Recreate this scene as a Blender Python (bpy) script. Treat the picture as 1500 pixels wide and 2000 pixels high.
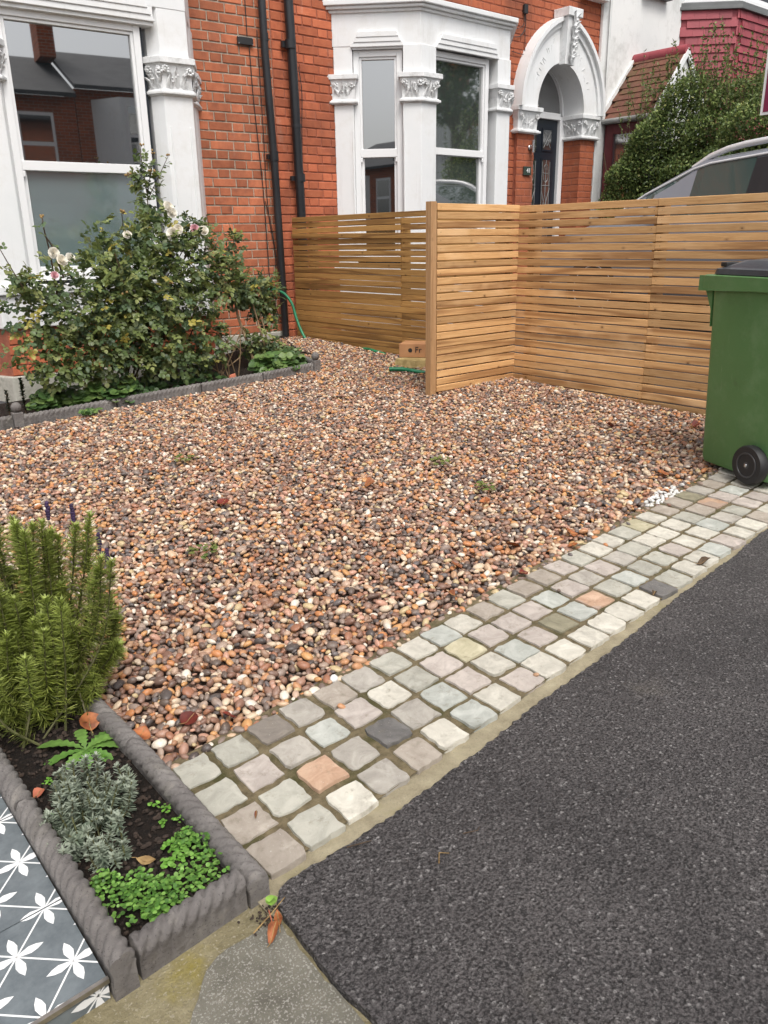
import bpy, math, random
import numpy as np
from mathutils import Vector, Matrix, Euler
R = math.radians
random.seed(7); rng = np.random.default_rng(7)
for o in list(bpy.data.objects): bpy.data.objects.remove(o)
S = bpy.context.scene; COL = S.collection
H = 1.29                       # eye height above the pavement; everything below is measured from eye level

# ---------------------------------------------------------------- camera, sky, sun, exposure
cd = bpy.data.cameras.new('camera'); cam = bpy.data.objects.new('camera', cd); COL.objects.link(cam)
cd.sensor_fit = 'HORIZONTAL'; cd.sensor_width = 36.0; cd.lens = 36.0*1560/1500; cd.clip_start = .05; cd.clip_end = 600
cam.matrix_world = Matrix(((.7626, .2193, -.6085, 0), (-.6466, .2365, -.7252, 0), (-.0151, .9466, .3222, H), (0, 0, 0, 1)))
S.camera = cam
S.render.resolution_x = 768; S.render.resolution_y = 1024
SUN_EL, SUN_AZ = R(58), R(200)      # azimuth clockwise from +Y
wd = bpy.data.worlds.new('World'); S.world = wd; wd.use_nodes = True
nt = wd.node_tree; bg = nt.nodes['Background']
sky = nt.nodes.new('ShaderNodeTexSky'); sky.sky_type = 'NISHITA'; sky.sun_disc = False
sky.sun_elevation = SUN_EL; sky.sun_rotation = SUN_AZ; sky.air_density = 1.0; sky.dust_density = 4.0; sky.ozone_density = 1.0
hs = nt.nodes.new('ShaderNodeHueSaturation'); hs.inputs['Saturation'].default_value = .22
nt.links.new(sky.outputs[0], hs.inputs['Color']); nt.links.new(hs.outputs[0], bg.inputs[0]); bg.inputs[1].default_value = .15
sl = bpy.data.lights.new('sun', 'SUN'); sl.energy = 1.3; sl.angle = R(25); sl.color = (1, .96, .9)
so = bpy.data.objects.new('sun', sl); COL.objects.link(so)
sd = Vector((math.sin(SUN_AZ)*math.cos(SUN_EL), math.cos(SUN_AZ)*math.cos(SUN_EL), math.sin(SUN_EL)))
so.rotation_euler = sd.to_track_quat('Z', 'Y').to_euler(); so.location = (0, 0, 30)
vs = S.view_settings; vs.view_transform = 'Standard'; vs.look = 'None'; vs.gamma = 1; vs.use_curve_mapping = False; vs.exposure = 0.55

# ---------------------------------------------------------------- helpers
def gz(x, y): return -1.29+.042*x+.036*y          # the sloping front-garden plane, from eye level

def srgb(r, g, b):
    f = lambda c: (c/255/12.92 if c/255 <= .04045 else ((c/255+.055)/1.055)**2.4)
    return (f(r), f(g), f(b))

class NT:
    def __init__(s, name):
        s.m = bpy.data.materials.new(name); s.m.use_nodes = True; s.t = s.m.node_tree; s.n = s.t.nodes
        s.b = s.n['Principled BSDF']; s.out = s.n['Material Output']
    def new(s, t, **k):
        n = s.n.new('ShaderNode'+t)
        for a, v in k.items(): setattr(n, a, v)
        return n
    def link(s, a, b): s.t.links.new(a, b)
    def coord(s, rand=True, scale=(1, 1, 1), kind='Object'):
        tc = s.new('TexCoord'); mp = s.new('Mapping'); mp.inputs['Scale'].default_value = scale
        s.link(tc.outputs[kind], mp.inputs['Vector'])
        if rand:
            oi = s.new('ObjectInfo'); mu = s.new('Math', operation='MULTIPLY'); mu.inputs[1].default_value = 57.3
            s.link(oi.outputs['Random'], mu.inputs[0]); cb = s.new('CombineXYZ')
            for i in range(3): s.link(mu.outputs[0], cb.inputs[i])
            s.link(cb.outputs[0], mp.inputs['Location'])
        return mp.outputs[0]
    def noise(s, vec, scale, detail=4, rough=.55, dist=0):
        n = s.new('TexNoise'); n.inputs['Scale'].default_value = scale; n.inputs['Detail'].default_value = detail
        n.inputs['Roughness'].default_value = rough; n.inputs['Distortion'].default_value = dist
        if vec is not None: s.link(vec, n.inputs['Vector'])
        return n.outputs['Fac']
    def ramp(s, fac, stops, interp='LINEAR'):
        r = s.new('ValToRGB'); r.color_ramp.interpolation = interp; el = r.color_ramp.elements
        while len(el) < len(stops): el.new(.5)
        for e, (p, c) in zip(el, stops): e.position = p; e.color = (*c, 1) if len(c) == 3 else c
        s.link(fac, r.inputs[0]); return r.outputs[0]
    def mix(s, fac, a, b, mode='MIX'):
        m = s.new('MixRGB', blend_type=mode)
        for i, v in ((0, fac), (1, a), (2, b)):
            if isinstance(v, (int, float)): m.inputs[i].default_value = v
            elif isinstance(v, tuple): m.inputs[i].default_value = (*v, 1)
            else: s.link(v, m.inputs[i])
        return m.outputs[0]
    def tint(s, col, amount):
        oi = s.new('ObjectInfo'); mr = s.new('MapRange'); mr.inputs[3].default_value = 1-amount; mr.inputs[4].default_value = 1+amount
        s.link(oi.outputs['Random'], mr.inputs[0])
        v = s.new('HueSaturation'); s.link(mr.outputs[0], v.inputs['Value'])
        if isinstance(col, tuple): v.inputs['Color'].default_value = (*col, 1)
        else: s.link(col, v.inputs['Color'])
        return v.outputs[0]
    def bump(s, h, strength, dist=.01):
        b = s.new('Bump'); b.inputs['Strength'].default_value = strength; b.inputs['Distance'].default_value = dist
        s.link(h, b.inputs['Height']); s.link(b.outputs[0], s.b.inputs['Normal'])
    def base(s, c, rough=.6, spec=.5):
        if isinstance(c, tuple): s.b.inputs['Base Color'].default_value = (*c, 1)
        else: s.link(c, s.b.inputs['Base Color'])
        if isinstance(rough, (int, float)): s.b.inputs['Roughness'].default_value = rough
        else: s.link(rough, s.b.inputs['Roughness'])
        s.b.inputs['Specular IOR Level'].default_value = spec
        return s.m

MAT = {}
def simple(name, c, c2=None, rough=.6, scale=6, tint=0, bump=0, bscale=60, spec=.5, metal=0, dirt=None, lo=.35, hi=.65):
    n = NT(name); v = n.coord()
    c2 = c2 or tuple(x*.8 for x in c)
    col = n.ramp(n.noise(v, scale, 5), [(lo, c2), (hi, c)])
    if dirt:
        col = n.mix(n.ramp(n.noise(v, dirt[1], 6, .7), [(.5, (0, 0, 0)), (.75, (1, 1, 1))]), col, dirt[0])
    if name in ('white_paint', 'stone_carved', 'bin_green', 'white_render'):
        gp = n.new('NewGeometry'); mq = n.new('Mapping'); mq.inputs['Scale'].default_value = (9, 9, .9) if name != 'bin_green' else (14, 14, 2.5); n.link(gp.outputs['Position'], mq.inputs['Vector'])
        if name == 'bin_green': col = n.mix(n.ramp(n.noise(mq.outputs[0], 3, 6, .75), [(.60, (0, 0, 0)), (.74, (.45, .45, .45))]), col, srgb(122, 150, 112)); col = n.mix(n.ramp(n.noise(v, 9, 7, .75), [(.56, (0, 0, 0)), (.72, (.4, .4, .4))]), col, srgb(70, 84, 56))
        else: col = n.mix(n.ramp(n.noise(mq.outputs[0], 1.6, 5, .7), [(.55, (0, 0, 0)), (.78, (.4, .4, .4))]), col, (.46, .45, .42))
    if tint: col = n.tint(col, tint)
    if bump: n.bump(n.noise(v, bscale, 4), bump)
    n.b.inputs['Metallic'].default_value = metal
    MAT[name] = n.base(col, rough, spec); return n

def make_materials():
    simple('white_paint', (.80, .80, .80), (.74, .75, .75), .45, 3, bump=.05, bscale=60, dirt=((.66, .655, .63), 3))
    simple('window_white', (.80, .80, .80), (.77, .77, .77), .3, 2)
    simple('white_render', (.76, .76, .74), (.66, .67, .66), .8, 1.6, bump=.25, bscale=90, dirt=((.40, .40, .37), 2.2))
    simple('plinth', (.50, .48, .42), (.36, .35, .30), .85, 4, bump=.3, bscale=60, dirt=((.20, .20, .15), 5))
    simple('mortar', (.46, .40, .32), (.32, .27, .21), .9, 30, bump=.5, bscale=160)
    simple('mortar_red', (.38, .13, .075), (.28, .095, .06), .9, 22, bump=.5, bscale=160)
    for nm, a, b, d in (('brick_orange', (.50, .17, .085), (.40, .125, .062), (.22, .08, .05)), ('brick_red', (.48, .145, .070), (.39, .105, .05), (.25, .075, .045))):
        n = NT(nm); v = n.coord()
        col = n.ramp(n.noise(v, 14, 6, .65), [(.3, b), (.65, a)])
        col = n.mix(n.ramp(n.noise(v, 4, 3), [(.6, (0, 0, 0)), (.8, (1, 1, 1))]), col, d)
        fl = n.noise(v, 110, 2); col = n.mix(n.ramp(fl, [(.70, (0, 0, 0)), (.76, (.6, .6, .6))]), col, (.62, .42, .3))
        gp = n.new('NewGeometry'); mq = n.new('Mapping'); mq.inputs['Scale'].default_value = (1, 1, .45); n.link(gp.outputs['Position'], mq.inputs['Vector'])
        col = n.mix(n.ramp(n.noise(mq.outputs[0], 2.6, 6, .65), [(.50, (0, 0, 0)), (.70, (.5, .5, .5))]), col, (.11, .05, .035))
        col = n.mix(n.ramp(n.noise(mq.outputs[0], 7, 5, .7), [(.62, (0, 0, 0)), (.76, (.3, .3, .3))]), col, (.50, .36, .28))
        col = n.tint(col, .24); n.bump(n.noise(v, 90, 5, .7), .35, .006); MAT[nm] = n.base(col, .85, .3)
    n = NT('brick_far'); v = n.coord(False, kind='Object'); bt = n.new('TexBrick'); bt.offset = .5
    mp = n.new('Mapping'); mp.inputs['Rotation'].default_value = (R(90), 0, 0); n.link(v, mp.inputs['Vector']); n.link(mp.outputs[0], bt.inputs['Vector'])
    for k, x in (('Scale', 1), ('Mortar Size', .006), ('Brick Width', .225), ('Row Height', .0765), ('Bias', 0)): bt.inputs[k].default_value = x
    bt.inputs['Color1'].default_value = (.40, .10, .04, 1); bt.inputs['Color2'].default_value = (.26, .07, .03, 1); bt.inputs['Mortar'].default_value = (.3, .25, .2, 1)
    MAT['brick_far'] = n.base(bt.outputs[0], .9, .3)
    # timber
    for nm, a, b, c in (('wood_new', srgb(208, 167, 117), srgb(182, 138, 90), srgb(138, 97, 60)), ('wood_old', srgb(184, 142, 84), srgb(158, 116, 66), srgb(114, 80, 44)), ('wood_post', srgb(184, 146, 106), srgb(160, 122, 84), srgb(122, 88, 58))):
        n = NT(nm); v = n.coord(True, (.55, 7, 11))
        g = n.noise(v, 6, 6, .65, 1.6); wv = n.new('TexWave', wave_type='BANDS', bands_direction='Y'); v2 = n.coord(True, (.5, 9, 9))
        n.link(v2, wv.inputs['Vector'])
        for k, x in (('Scale', 1.6), ('Distortion', 9), ('Detail', 3), ('Detail Scale', .7)): wv.inputs[k].default_value = x
        col = n.ramp(g, [(.3, b), (.62, a)])
        col = n.mix(n.ramp(wv.outputs['Fac'], [(0, (.75, .75, .75) if nm != 'wood_post' else (.35, .35, .35)), (.35, (0, 0, 0))]), col, c)
        vk = n.coord(True, (1, 1.5, 1.5)); vo = n.new('TexVoronoi', feature='F1'); vo.inputs['Scale'].default_value = 6.0; n.link(vk, vo.inputs['Vector'])
        col = n.mix(n.ramp(vo.outputs['Distance'], [(.035, (.9, .9, .9)), (.06, (.35, .35, .35)), (.13, (0, 0, 0))]), col, tuple(x*.55 for x in c))
        vb = n.coord(True, (.8, .8, .8)); col = n.mix(n.ramp(n.noise(vb, 3, 3), [(.55, (0, 0, 0)), (.75, (.7, .7, .7))]), col, srgb(224, 188, 144) if nm == 'wood_new' else b)
        col = n.tint(col, .22); n.bump(g, .2, .004); MAT[nm] = n.base(col, .62, .35)
    # pebbles: one colour per stone
    pal = [(124, 96, 82), (158, 125, 103), (79, 72, 69), (186, 147, 114), (142, 110, 94), (206, 175, 143), (111, 89, 78), (192, 140, 99), (216, 194, 167), (134, 118, 107), (98, 84, 75), (172, 131, 110), (203, 151, 96), (150, 131, 119), (118, 103, 94), (190, 160, 137), (227, 215, 198), (142, 105, 86), (166, 122, 90), (103, 96, 95), (198, 151, 128), (198, 176, 133), (128, 94, 78), (169, 147, 130), (196, 131, 82), (212, 190, 162), (158, 108, 82)]
    n = NT('pebble'); oi = n.new('ObjectInfo')
    c = n.ramp(oi.outputs['Random'], [(i/len(pal), srgb(*p)) for i, p in enumerate(pal)], 'CONSTANT')
    v = n.coord(True); f = n.noise(v, 1.6, 6, .7, .8)
    c = n.mix(n.ramp(f, [(.35, (.28, .28, .28)), (.7, (0, 0, 0))]), c, (.12, .085, .07))
    c = n.mix(n.ramp(n.noise(v, 2.2, 3), [(.62, (0, 0, 0)), (.7, (.4, .4, .4))]), c, (.55, .42, .32))
    n.bump(n.noise(v, 9, 4), .1, .05); MAT['pebble'] = n.base(c, .4, .45)
    simple('pebble_white', (.70, .68, .64), (.55, .54, .52), .5, 2, tint=.15)
    simple('gravel_base', srgb(96, 74, 62), srgb(50, 38, 32), .9, 60, bump=1, bscale=90)
    # setts
    for nm, a, b in (('sett_green', (176, 173, 161), (150, 148, 137)), ('sett_grey', (174, 168, 158), (146, 140, 131)), ('sett_pale', (200, 195, 182), (172, 167, 155)), ('sett_pink', (184, 174, 165), (158, 148, 140)), ('sett_beige', (168, 158, 146), (144, 134, 122)), ('sett_orange', (188, 158, 134), (164, 130, 106)), ('sett_dark', (112, 109, 106), (90, 88, 86)), ('sett_olive', (146, 140, 118), (120, 115, 96)), ('sett_yellow', (190, 182, 154), (166, 158, 130)), ('sett_brown', (132, 124, 115), (110, 103, 96)), ('sett_teal', (181, 182, 174), (155, 157, 149))):
        n = NT(nm); v = n.coord(); w = n.noise(v, 16, 6, .65, 1.2)
        col = n.ramp(w, [(.3, srgb(*b)), (.62, srgb(*a))])
        col = n.mix(n.ramp(n.noise(v, 7, 2, .5, 2.5), [(.58, (0, 0, 0)), (.74, (.5, .5, .5))]), col, srgb(*(min(255, x+24) for x in a)))
        if nm == 'sett_orange': col = n.mix(n.ramp(n.noise(v, 9, 2), [(.52, (0, 0, 0)), (.58, (1, 1, 1))]), col, srgb(168, 146, 130))
        col = n.mix(n.ramp(n.noise(v, 190, 2), [(.68, (0, 0, 0)), (.75, (.5, .5, .5))]), col, (.6, .58, .52))
        n.bump(n.noise(v, 34, 8, .72), .8, .007); col = n.mix(n.ramp(n.noise(v, 28, 6, .7), [(.56, (0, 0, 0)), (.72, (.55, .55, .55))]), col, srgb(112, 104, 86)); MAT[nm] = n.base(n.tint(col, .08), .7, .3)
    def ground(nm, stops, sc, bump, bs, rough=.9, moss=None, speck=None, bd=.01):
        n = NT(nm); v = n.coord(False); col = n.ramp(n.noise(v, sc, 8, .7), stops)
        if moss: col = n.mix(n.ramp(n.noise(v, moss[1], 5, .6), [(moss[2], (0, 0, 0)), (moss[2]+.16, (1, 1, 1))]), col, moss[0])
        if speck:
            col = n.mix(n.ramp(n.noise(v, speck[1], 2, .6), [(speck[2]-.26, (0, 0, 0)), (speck[2]-.16, (.5, .5, .5))]), col, speck[0])
            col = n.mix(n.ramp(n.noise(v, speck[1]*1.3, 2, .6), [(.28, (.55, .55, .55)), (.40, (0, 0, 0))]), col, tuple(x*.25 for x in speck[0]))
        n.bump(n.noise(v, bs, 5, .7), bump, bd); MAT[nm] = n.base(col, rough, .3); return n
    ground('joint', [(.3, srgb(84, 74, 54)), (.7, srgb(136, 122, 94))], 40, .8, 170, moss=(srgb(74, 72, 40), 9, .5), speck=((.5, .46, .36), 260, .93))
    ground('mortar_strip', [(.3, srgb(128, 118, 96)), (.7, srgb(170, 160, 134))], 14, .6, 130, moss=(srgb(112, 104, 66), 7, .58), speck=((.5, .45, .36), 220, .94))
    ground('slab', [(.3, srgb(98, 94, 84)), (.7, srgb(132, 128, 116))], 10, .7, 240, speck=((.52, .5, .45), 230, .80))
    ground('mossy_concrete', [(.3, srgb(116, 106, 78)), (.7, srgb(158, 148, 118))], 14, 1, 120, moss=(srgb(146, 132, 60), 5, .56), speck=((.55, .5, .4), 150, .86))
    ground('soil', [(.35, srgb(24, 19, 16)), (.7, srgb(58, 46, 38))], 60, 1, 120, speck=((.35, .31, .26), 160, .985), bd=.03)
    ground('drive', [(.3, srgb(52, 50, 49)), (.7, srgb(74, 72, 70))], 3, .3, 120)
    ground('road', [(.3, (.05, .05, .052)), (.7, (.075, .075, .078))], 4, .5, 200)
    n = NT('asphalt'); v = n.coord(False)
    vo = n.new('TexVoronoi'); vo.inputs['Scale'].default_value = 165; n.link(v, vo.inputs['Vector'])
    sc = n.new('SeparateColor'); n.link(vo.outputs['Color'], sc.inputs[0])
    col = n.ramp(n.noise(v, 2.2, 5, .6), [(.3, srgb(84, 80, 80)), (.7, srgb(110, 105, 104))])
    col = n.mix(n.ramp(sc.outputs[0], [(0, (0, 0, 0)), (.72, (.12, .12, .12)), (.88, (.42, .42, .42)), (.955, (.95, .95, .95))], 'CONSTANT'), col, srgb(150, 146, 144))
    col = n.mix(n.ramp(n.noise(v, 150, 4, .75), [(.42, (.9, .9, .9)), (.55, (0, 0, 0))]), col, srgb(36, 34, 34))
    col = n.mix(n.ramp(n.noise(v, 1.3, 6, .65), [(.58, (0, 0, 0)), (.74, (.5, .5, .5))]), col, srgb(134, 126, 112)); col = n.mix(n.ramp(n.noise(v, 3.1, 5, .65), [(.56, (0, 0, 0)), (.7, (.4, .4, .4))]), col, srgb(58, 55, 56))
    hm = n.mix(.45, n.noise(v, 115, 6, .75), vo.outputs['Distance']); n.bump(hm, 1, .02); MAT['asphalt'] = n.base(col, .62, .4)
    n = NT('edging'); v = n.coord(False)
    col = n.ramp(n.noise(v, 7, 6, .65), [(.3, srgb(92, 87, 85)), (.7, srgb(136, 131, 127))])
    col = n.mix(n.ramp(n.noise(v, 24, 4), [(.55, (0, 0, 0)), (.75, (.7, .7, .7))]), col, srgb(146, 140, 132)); col = n.mix(n.ramp(n.noise(v, 5, 5, .7), [(.55, (0, 0, 0)), (.72, (.55, .55, .55))]), col, srgb(70, 66, 56)); col = n.mix(n.ramp(n.noise(v, 260, 2), [(.3, (.7, .7, .7)), (.38, (0, 0, 0))]), col, srgb(50, 46, 44)); n.bump(n.noise(v, 110, 7, .75), .8, .008)
    MAT['edging'] = n.base(col, .75, .35)
    n = NT('tile_slate'); v = n.coord(False); col = n.ramp(n.noise(v, 22, 7, .7), [(.3, srgb(86, 93, 97)), (.7, srgb(116, 123, 126))]); MAT['tile_slate'] = n.base(col, .32, .5)
    simple('tile_white', (.78, .78, .77), (.72, .72, .71), .35, 8)
    simple('steel', (.5, .47, .42), (.3, .28, .25), .4, 30, metal=.9)
    simple('bin_green', srgb(88, 130, 78), srgb(80, 120, 70), .42, 2.5, bump=.05, bscale=300, dirt=(srgb(104, 138, 94), 6))
    simple('bin_lid', srgb(62, 66, 72), srgb(50, 53, 58), .3, 5, bump=.05, bscale=200)
    simple('rubber', (.012, .012, .013), (.02, .02, .021), .6, 12)
    simple('wheel_grey', (.05, .052, .055), (.04, .04, .043), .42, 12)
    simple('pipe_black', (.012, .013, .015), (.022, .023, .026), .35, 3)
    simple('black_plastic', (.015, .015, .016), (.02, .02, .02), .45, 3)
    simple('hose', srgb(28, 128, 88), srgb(20, 104, 70), .4, 10)
    simple('cardboard', srgb(186, 138, 96), srgb(170, 122, 84), .8, 8)
    simple('sandstone', srgb(186, 164, 112), srgb(150, 130, 84), .85, 20, bump=.4, bscale=80)
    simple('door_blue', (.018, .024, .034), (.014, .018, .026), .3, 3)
    simple('plate_green', srgb(60, 74, 66), srgb(50, 62, 56), .5, 3)
    simple('lamp_steel', (.55, .55, .55), (.5, .5, .5), .25, 3, metal=1)
    simple('red_timber', srgb(98, 30, 36), srgb(80, 22, 28), .4, 4)
    simple('shingle_red', srgb(152, 66, 74), srgb(132, 54, 62), .6, 4, tint=.1, bump=.1)
    simple('roof_tile', srgb(114, 70, 56), srgb(90, 64, 48), .85, 7, tint=.16, bump=.4, bscale=60, dirt=(srgb(96, 84, 46), 5))
    simple('roof_slate', (.035, .035, .04), (.055, .055, .06), .7, 3, tint=.2)
    simple('gutter_grey', srgb(150, 150, 148), srgb(120, 120, 118), .5, 4)
    simple('sill_grey', srgb(110, 112, 112), srgb(92, 94, 94), .6, 4)
    simple('car_paint', srgb(124, 127, 134), srgb(120, 123, 130), .3, 2)
    simple('car_trim', (.62, .62, .63), (.55, .55, .56), .3, 2)
    simple('car_rail', (.72, .72, .73), (.68, .68, .69), .35, 2, metal=.3)
    simple('car_black', (.02, .02, .022), (.015, .015, .016), .35, 2)
    simple('sign_white', (.8, .8, .8), (.77, .77, .77), .4, 2)
    simple('sign_maroon', srgb(124, 26, 66), srgb(112, 22, 58), .4, 2)
    simple('stone_carved', (.78, .78, .78), (.70, .71, .71), .6, 12, bump=.15, bscale=70, dirt=((.42, .42, .40), 9))
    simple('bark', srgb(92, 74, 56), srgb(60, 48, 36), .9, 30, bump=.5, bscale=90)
    simple('green_stem', srgb(96, 98, 58), srgb(80, 76, 52), .8, 24)
    simple('cane', srgb(150, 126, 96), srgb(104, 84, 60), .85, 24, bump=.3, bscale=90)
    simple('petal', (.86, .84, .78), (.82, .76, .64), .6, 8)
    simple('petal_pink', (.78, .50, .52), (.70, .40, .45), .6, 8)
    simple('dry_leaf', srgb(166, 100, 56), srgb(112, 60, 32), .6, 40, tint=.25, bump=.2)
    simple('dead_leaf_red', srgb(120, 42, 28), srgb(84, 30, 22), .6, 40, tint=.25)
    simple('soil_crumb', srgb(66, 53, 44), srgb(36, 28, 23), .95, 40, bump=.5, bscale=120)
    simple('straw', srgb(168, 140, 92), srgb(120, 94, 58), .8, 30)
    simple('terracotta', srgb(186, 110, 84), srgb(160, 88, 64), .8, 12)
    simple('lavender_flower', srgb(66, 44, 84), srgb(44, 30, 58), .7, 30)
    for nm, c, rg in (('glass_dark', (.010, .012, .013), .015), ('glass_green', (.05, .062, .056), .03), ('film', srgb(112, 130, 132), .16), ('car_glass', (.045, .07, .065), .02), ('glass_lead', (.04, .045, .048), .12)):
        n = NT(nm); n.b.inputs['IOR'].default_value = 1.6 if nm == 'car_glass' else 3.5; n.b.inputs['Coat Weight'].default_value = .5; n.b.inputs['Coat Roughness'].default_value = .02
        MAT[nm] = n.base(c, rg, .6)
    # leaves: colour of each leaf comes from its own attribute
    n = NT('leaf'); at = n.new('Attribute', attribute_name='Col'); v = n.coord(False); col = n.mix(n.ramp(n.noise(v, 60, 3), [(.4, (.35, .35, .35)), (.65, (0, 0, 0))]), at.outputs['Color'], (.02, .03, .012))
    n.base(col, .45, .4); tr = n.new('BsdfTranslucent'); n.link(at.outputs['Color'], tr.inputs[0]); mx = n.new('MixShader'); mx.inputs[0].default_value = .22
    n.link(n.b.outputs[0], mx.inputs[1]); n.link(tr.outputs[0], mx.inputs[2]); n.link(mx.outputs[0], n.out.inputs[0]); MAT['leaf'] = n.m
make_materials()

def base_of(o): 
    l = Vector((0, 0, 0))
    while o is not None: l += o.location; o = o.parent
    return l
def add(name, me, parent=None, loc=(0, 0, 0)):
    o = bpy.data.objects.new(name, me); COL.objects.link(o); o.location = loc
    if parent: o.parent = parent
    return o
def tag(o, label=None, cat=None, group=None, kind=None):
    for k, v in (('label', label), ('category', cat), ('group', group), ('kind', kind)):
        if v: o[k] = v
    return o
def thing(name, label, cat, loc, group=None):
    o = add(name, None, None, (loc[0], loc[1], loc[2]+H)); o.empty_display_size = .1
    return tag(o, label, cat, group)
ID = lambda p: p
class MB:
    def __init__(s): s.v = []; s.f = []
    def poly(s, vs, fs):
        o = len(s.v); s.v += [tuple(p) for p in vs]; s.f += [tuple(i+o for i in f) for f in fs]; return s
    def box(s, x0, x1, y0, y1, z0, z1):
        return s.poly([(x0, y0, z0), (x1, y0, z0), (x1, y1, z0), (x0, y1, z0), (x0, y0, z1), (x1, y0, z1), (x1, y1, z1), (x0, y1, z1)],
                      [(3, 2, 1, 0), (4, 5, 6, 7), (0, 1, 5, 4), (1, 2, 6, 5), (2, 3, 7, 6), (3, 0, 4, 7)])
    def prism(s, pl, z0, z1):
        n = len(pl); a = sum(pl[i][0]*pl[(i+1) % n][1]-pl[(i+1) % n][0]*pl[i][1] for i in range(n))
        if a < 0: pl = pl[::-1]
        return s.poly([(x, y, z0) for x, y in pl]+[(x, y, z1) for x, y in pl], [tuple(range(n))[::-1], tuple(range(n, 2*n))]+[(i, (i+1) % n, n+(i+1) % n, n+i) for i in range(n)])
    def loft(s, rings, cap=True, closed=True):
        n = len(rings[0]); vs = [p for r in rings for p in r]; fs = []
        for k in range(len(rings)-1):
            for i in range(n if closed else n-1): fs.append((k*n+i, k*n+(i+1) % n, (k+1)*n+(i+1) % n, (k+1)*n+i))
        if cap: fs += [tuple(range(n))[::-1], tuple(range((len(rings)-1)*n, len(rings)*n))]
        return s.poly(vs, fs)
    def tube(s, pts, r, n=8, r1=None):
        pts = [Vector(p) for p in pts]; rings = []; r1 = r if r1 is None else r1; up = Vector((0, 0, 1))
        for i, p in enumerate(pts):
            d = (pts[min(i+1, len(pts)-1)]-pts[max(i-1, 0)]).normalized()
            u = up if abs(d.dot(up)) < .95 else Vector((1, 0, 0)); a = d.cross(u).normalized(); b = d.cross(a)
            rr = r+(r1-r)*i/(len(pts)-1)
            rings.append([p+(a*math.cos(t)+b*math.sin(t))*rr for t in (2*math.pi*k/n for k in range(n))])
        return s.loft(rings)
    def ball(s, c, r, nu=10, nv=7, rot=None):
        r = (r, r, r) if isinstance(r, (int, float)) else r; rings = []
        for j in range(nv+1):
            t = math.pi*j/nv; ring = []
            for i in range(nu):
                a = 2*math.pi*i/nu; q = Vector((r[0]*max(math.sin(t), .02)*math.cos(a), r[1]*max(math.sin(t), .02)*math.sin(a), -r[2]*math.cos(t)))
                if rot: q = rot @ q
                ring.append(Vector(c)+q)
            rings.append(ring)
        return s.loft(rings)
    def build(s, name, mat, parent=None, xf=ID, smooth=False, kind=None, bevel=0, auto=None):
        b = base_of(parent) if parent else Vector((0, 0, 0)); vs = []
        for p in s.v:
            q = xf(p); vs.append((q[0]-b.x, q[1]-b.y, q[2]+H-b.z))
        me = bpy.data.meshes.new(name); me.from_pydata(vs, [], s.f); me.materials.append(MAT[mat])
        if smooth: me.polygons.foreach_set('use_smooth', [True]*len(me.polygons))
        o = add(name, me, parent)
        if bevel:
            md = o.modifiers.new('edge', 'BEVEL'); md.width = bevel; md.segments = 2; md.limit_method = 'ANGLE'; md.angle_limit = R(35)
        if auto: me.polygons.foreach_set('use_smooth', [True]*len(me.polygons)); me.set_sharp_from_angle(angle=R(auto))
        if kind: o['kind'] = kind
        return o
def wobble(lst, a): return [(x+random.uniform(-a, a), y+random.uniform(-a, a)) for x, y in lst]
def smooth_path(pts, n=6):
    pts = [Vector(p) for p in pts]; out = []
    for i in range(len(pts)-1):
        p0, p1, p2, p3 = pts[max(i-1, 0)], pts[i], pts[i+1], pts[min(i+2, len(pts)-1)]
        for k in range(n):
            t = k/n; out.append(.5*((2*p1)+(p2-p0)*t+(2*p0-5*p1+4*p2-p3)*t*t+(3*p1-p0-3*p2+p3)*t**3))
    return out+[pts[-1]]
def leaves(name, parent, P, D, N, L, Wd, cols, prof=((0, .06), (.25, .8), (.55, 1), (.82, .6), (1, .04)), bend=.15, fold=.15, kind=None):
    """many leaf blades in one mesh: P base points, D directions, N normals, L lengths, Wd half-widths, cols per leaf"""
    P, D, N = (np.asarray(a, float) for a in (P, D, N)); n = len(P)
    if n == 0: return None
    L = np.broadcast_to(np.asarray(L, float), (n,))[:, None]; Wd = np.broadcast_to(np.asarray(Wd, float), (n,))[:, None]
    D = D/np.linalg.norm(D, axis=1, keepdims=True); Sd = np.cross(D, N); Sd /= np.linalg.norm(Sd, axis=1, keepdims=True)+1e-9; N = np.cross(Sd, D)
    K = len(prof); V = np.zeros((n, K, 3, 3))
    for k, (t, w) in enumerate(prof):
        c = P+D*L*t-N*L*bend*t*t
        V[:, k, 0] = c-Sd*Wd*w+N*Wd*w*fold*2; V[:, k, 1] = c; V[:, k, 2] = c+Sd*Wd*w+N*Wd*w*fold*2
    b = base_of(parent) if parent else Vector((0, 0, 0))
    V = V.reshape(-1, 3)+np.array([-b.x, -b.y, H-b.z])
    q = []
    for k in range(K-1):
        for j in range(2): q.append((k*3+j, k*3+j+1, (k+1)*3+j+1, (k+1)*3+j))
    F = (np.array(q)[None]+(np.arange(n)*K*3)[:, None, None]).reshape(-1, 4)
    me = bpy.data.meshes.new(name); me.vertices.add(len(V)); me.vertices.foreach_set('co', V.ravel())
    me.loops.add(F.size); me.loops.foreach_set('vertex_index', F.ravel().astype(np.int32))
    me.polygons.add(len(F)); me.polygons.foreach_set('loop_start', np.arange(0, F.size, 4, dtype=np.int32)); me.update(calc_edges=True)
    at = me.attributes.new('Col', 'FLOAT_COLOR', 'POINT')
    at.data.foreach_set('color', np.repeat(np.hstack([np.asarray(cols), np.ones((n, 1))]), K*3, axis=0).ravel())
    me.polygons.foreach_set('use_smooth', [True]*len(me.polygons))
    me.materials.append(MAT['leaf']); o = add(name, me, parent)
    if kind: o['kind'] = kind
    return o
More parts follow.
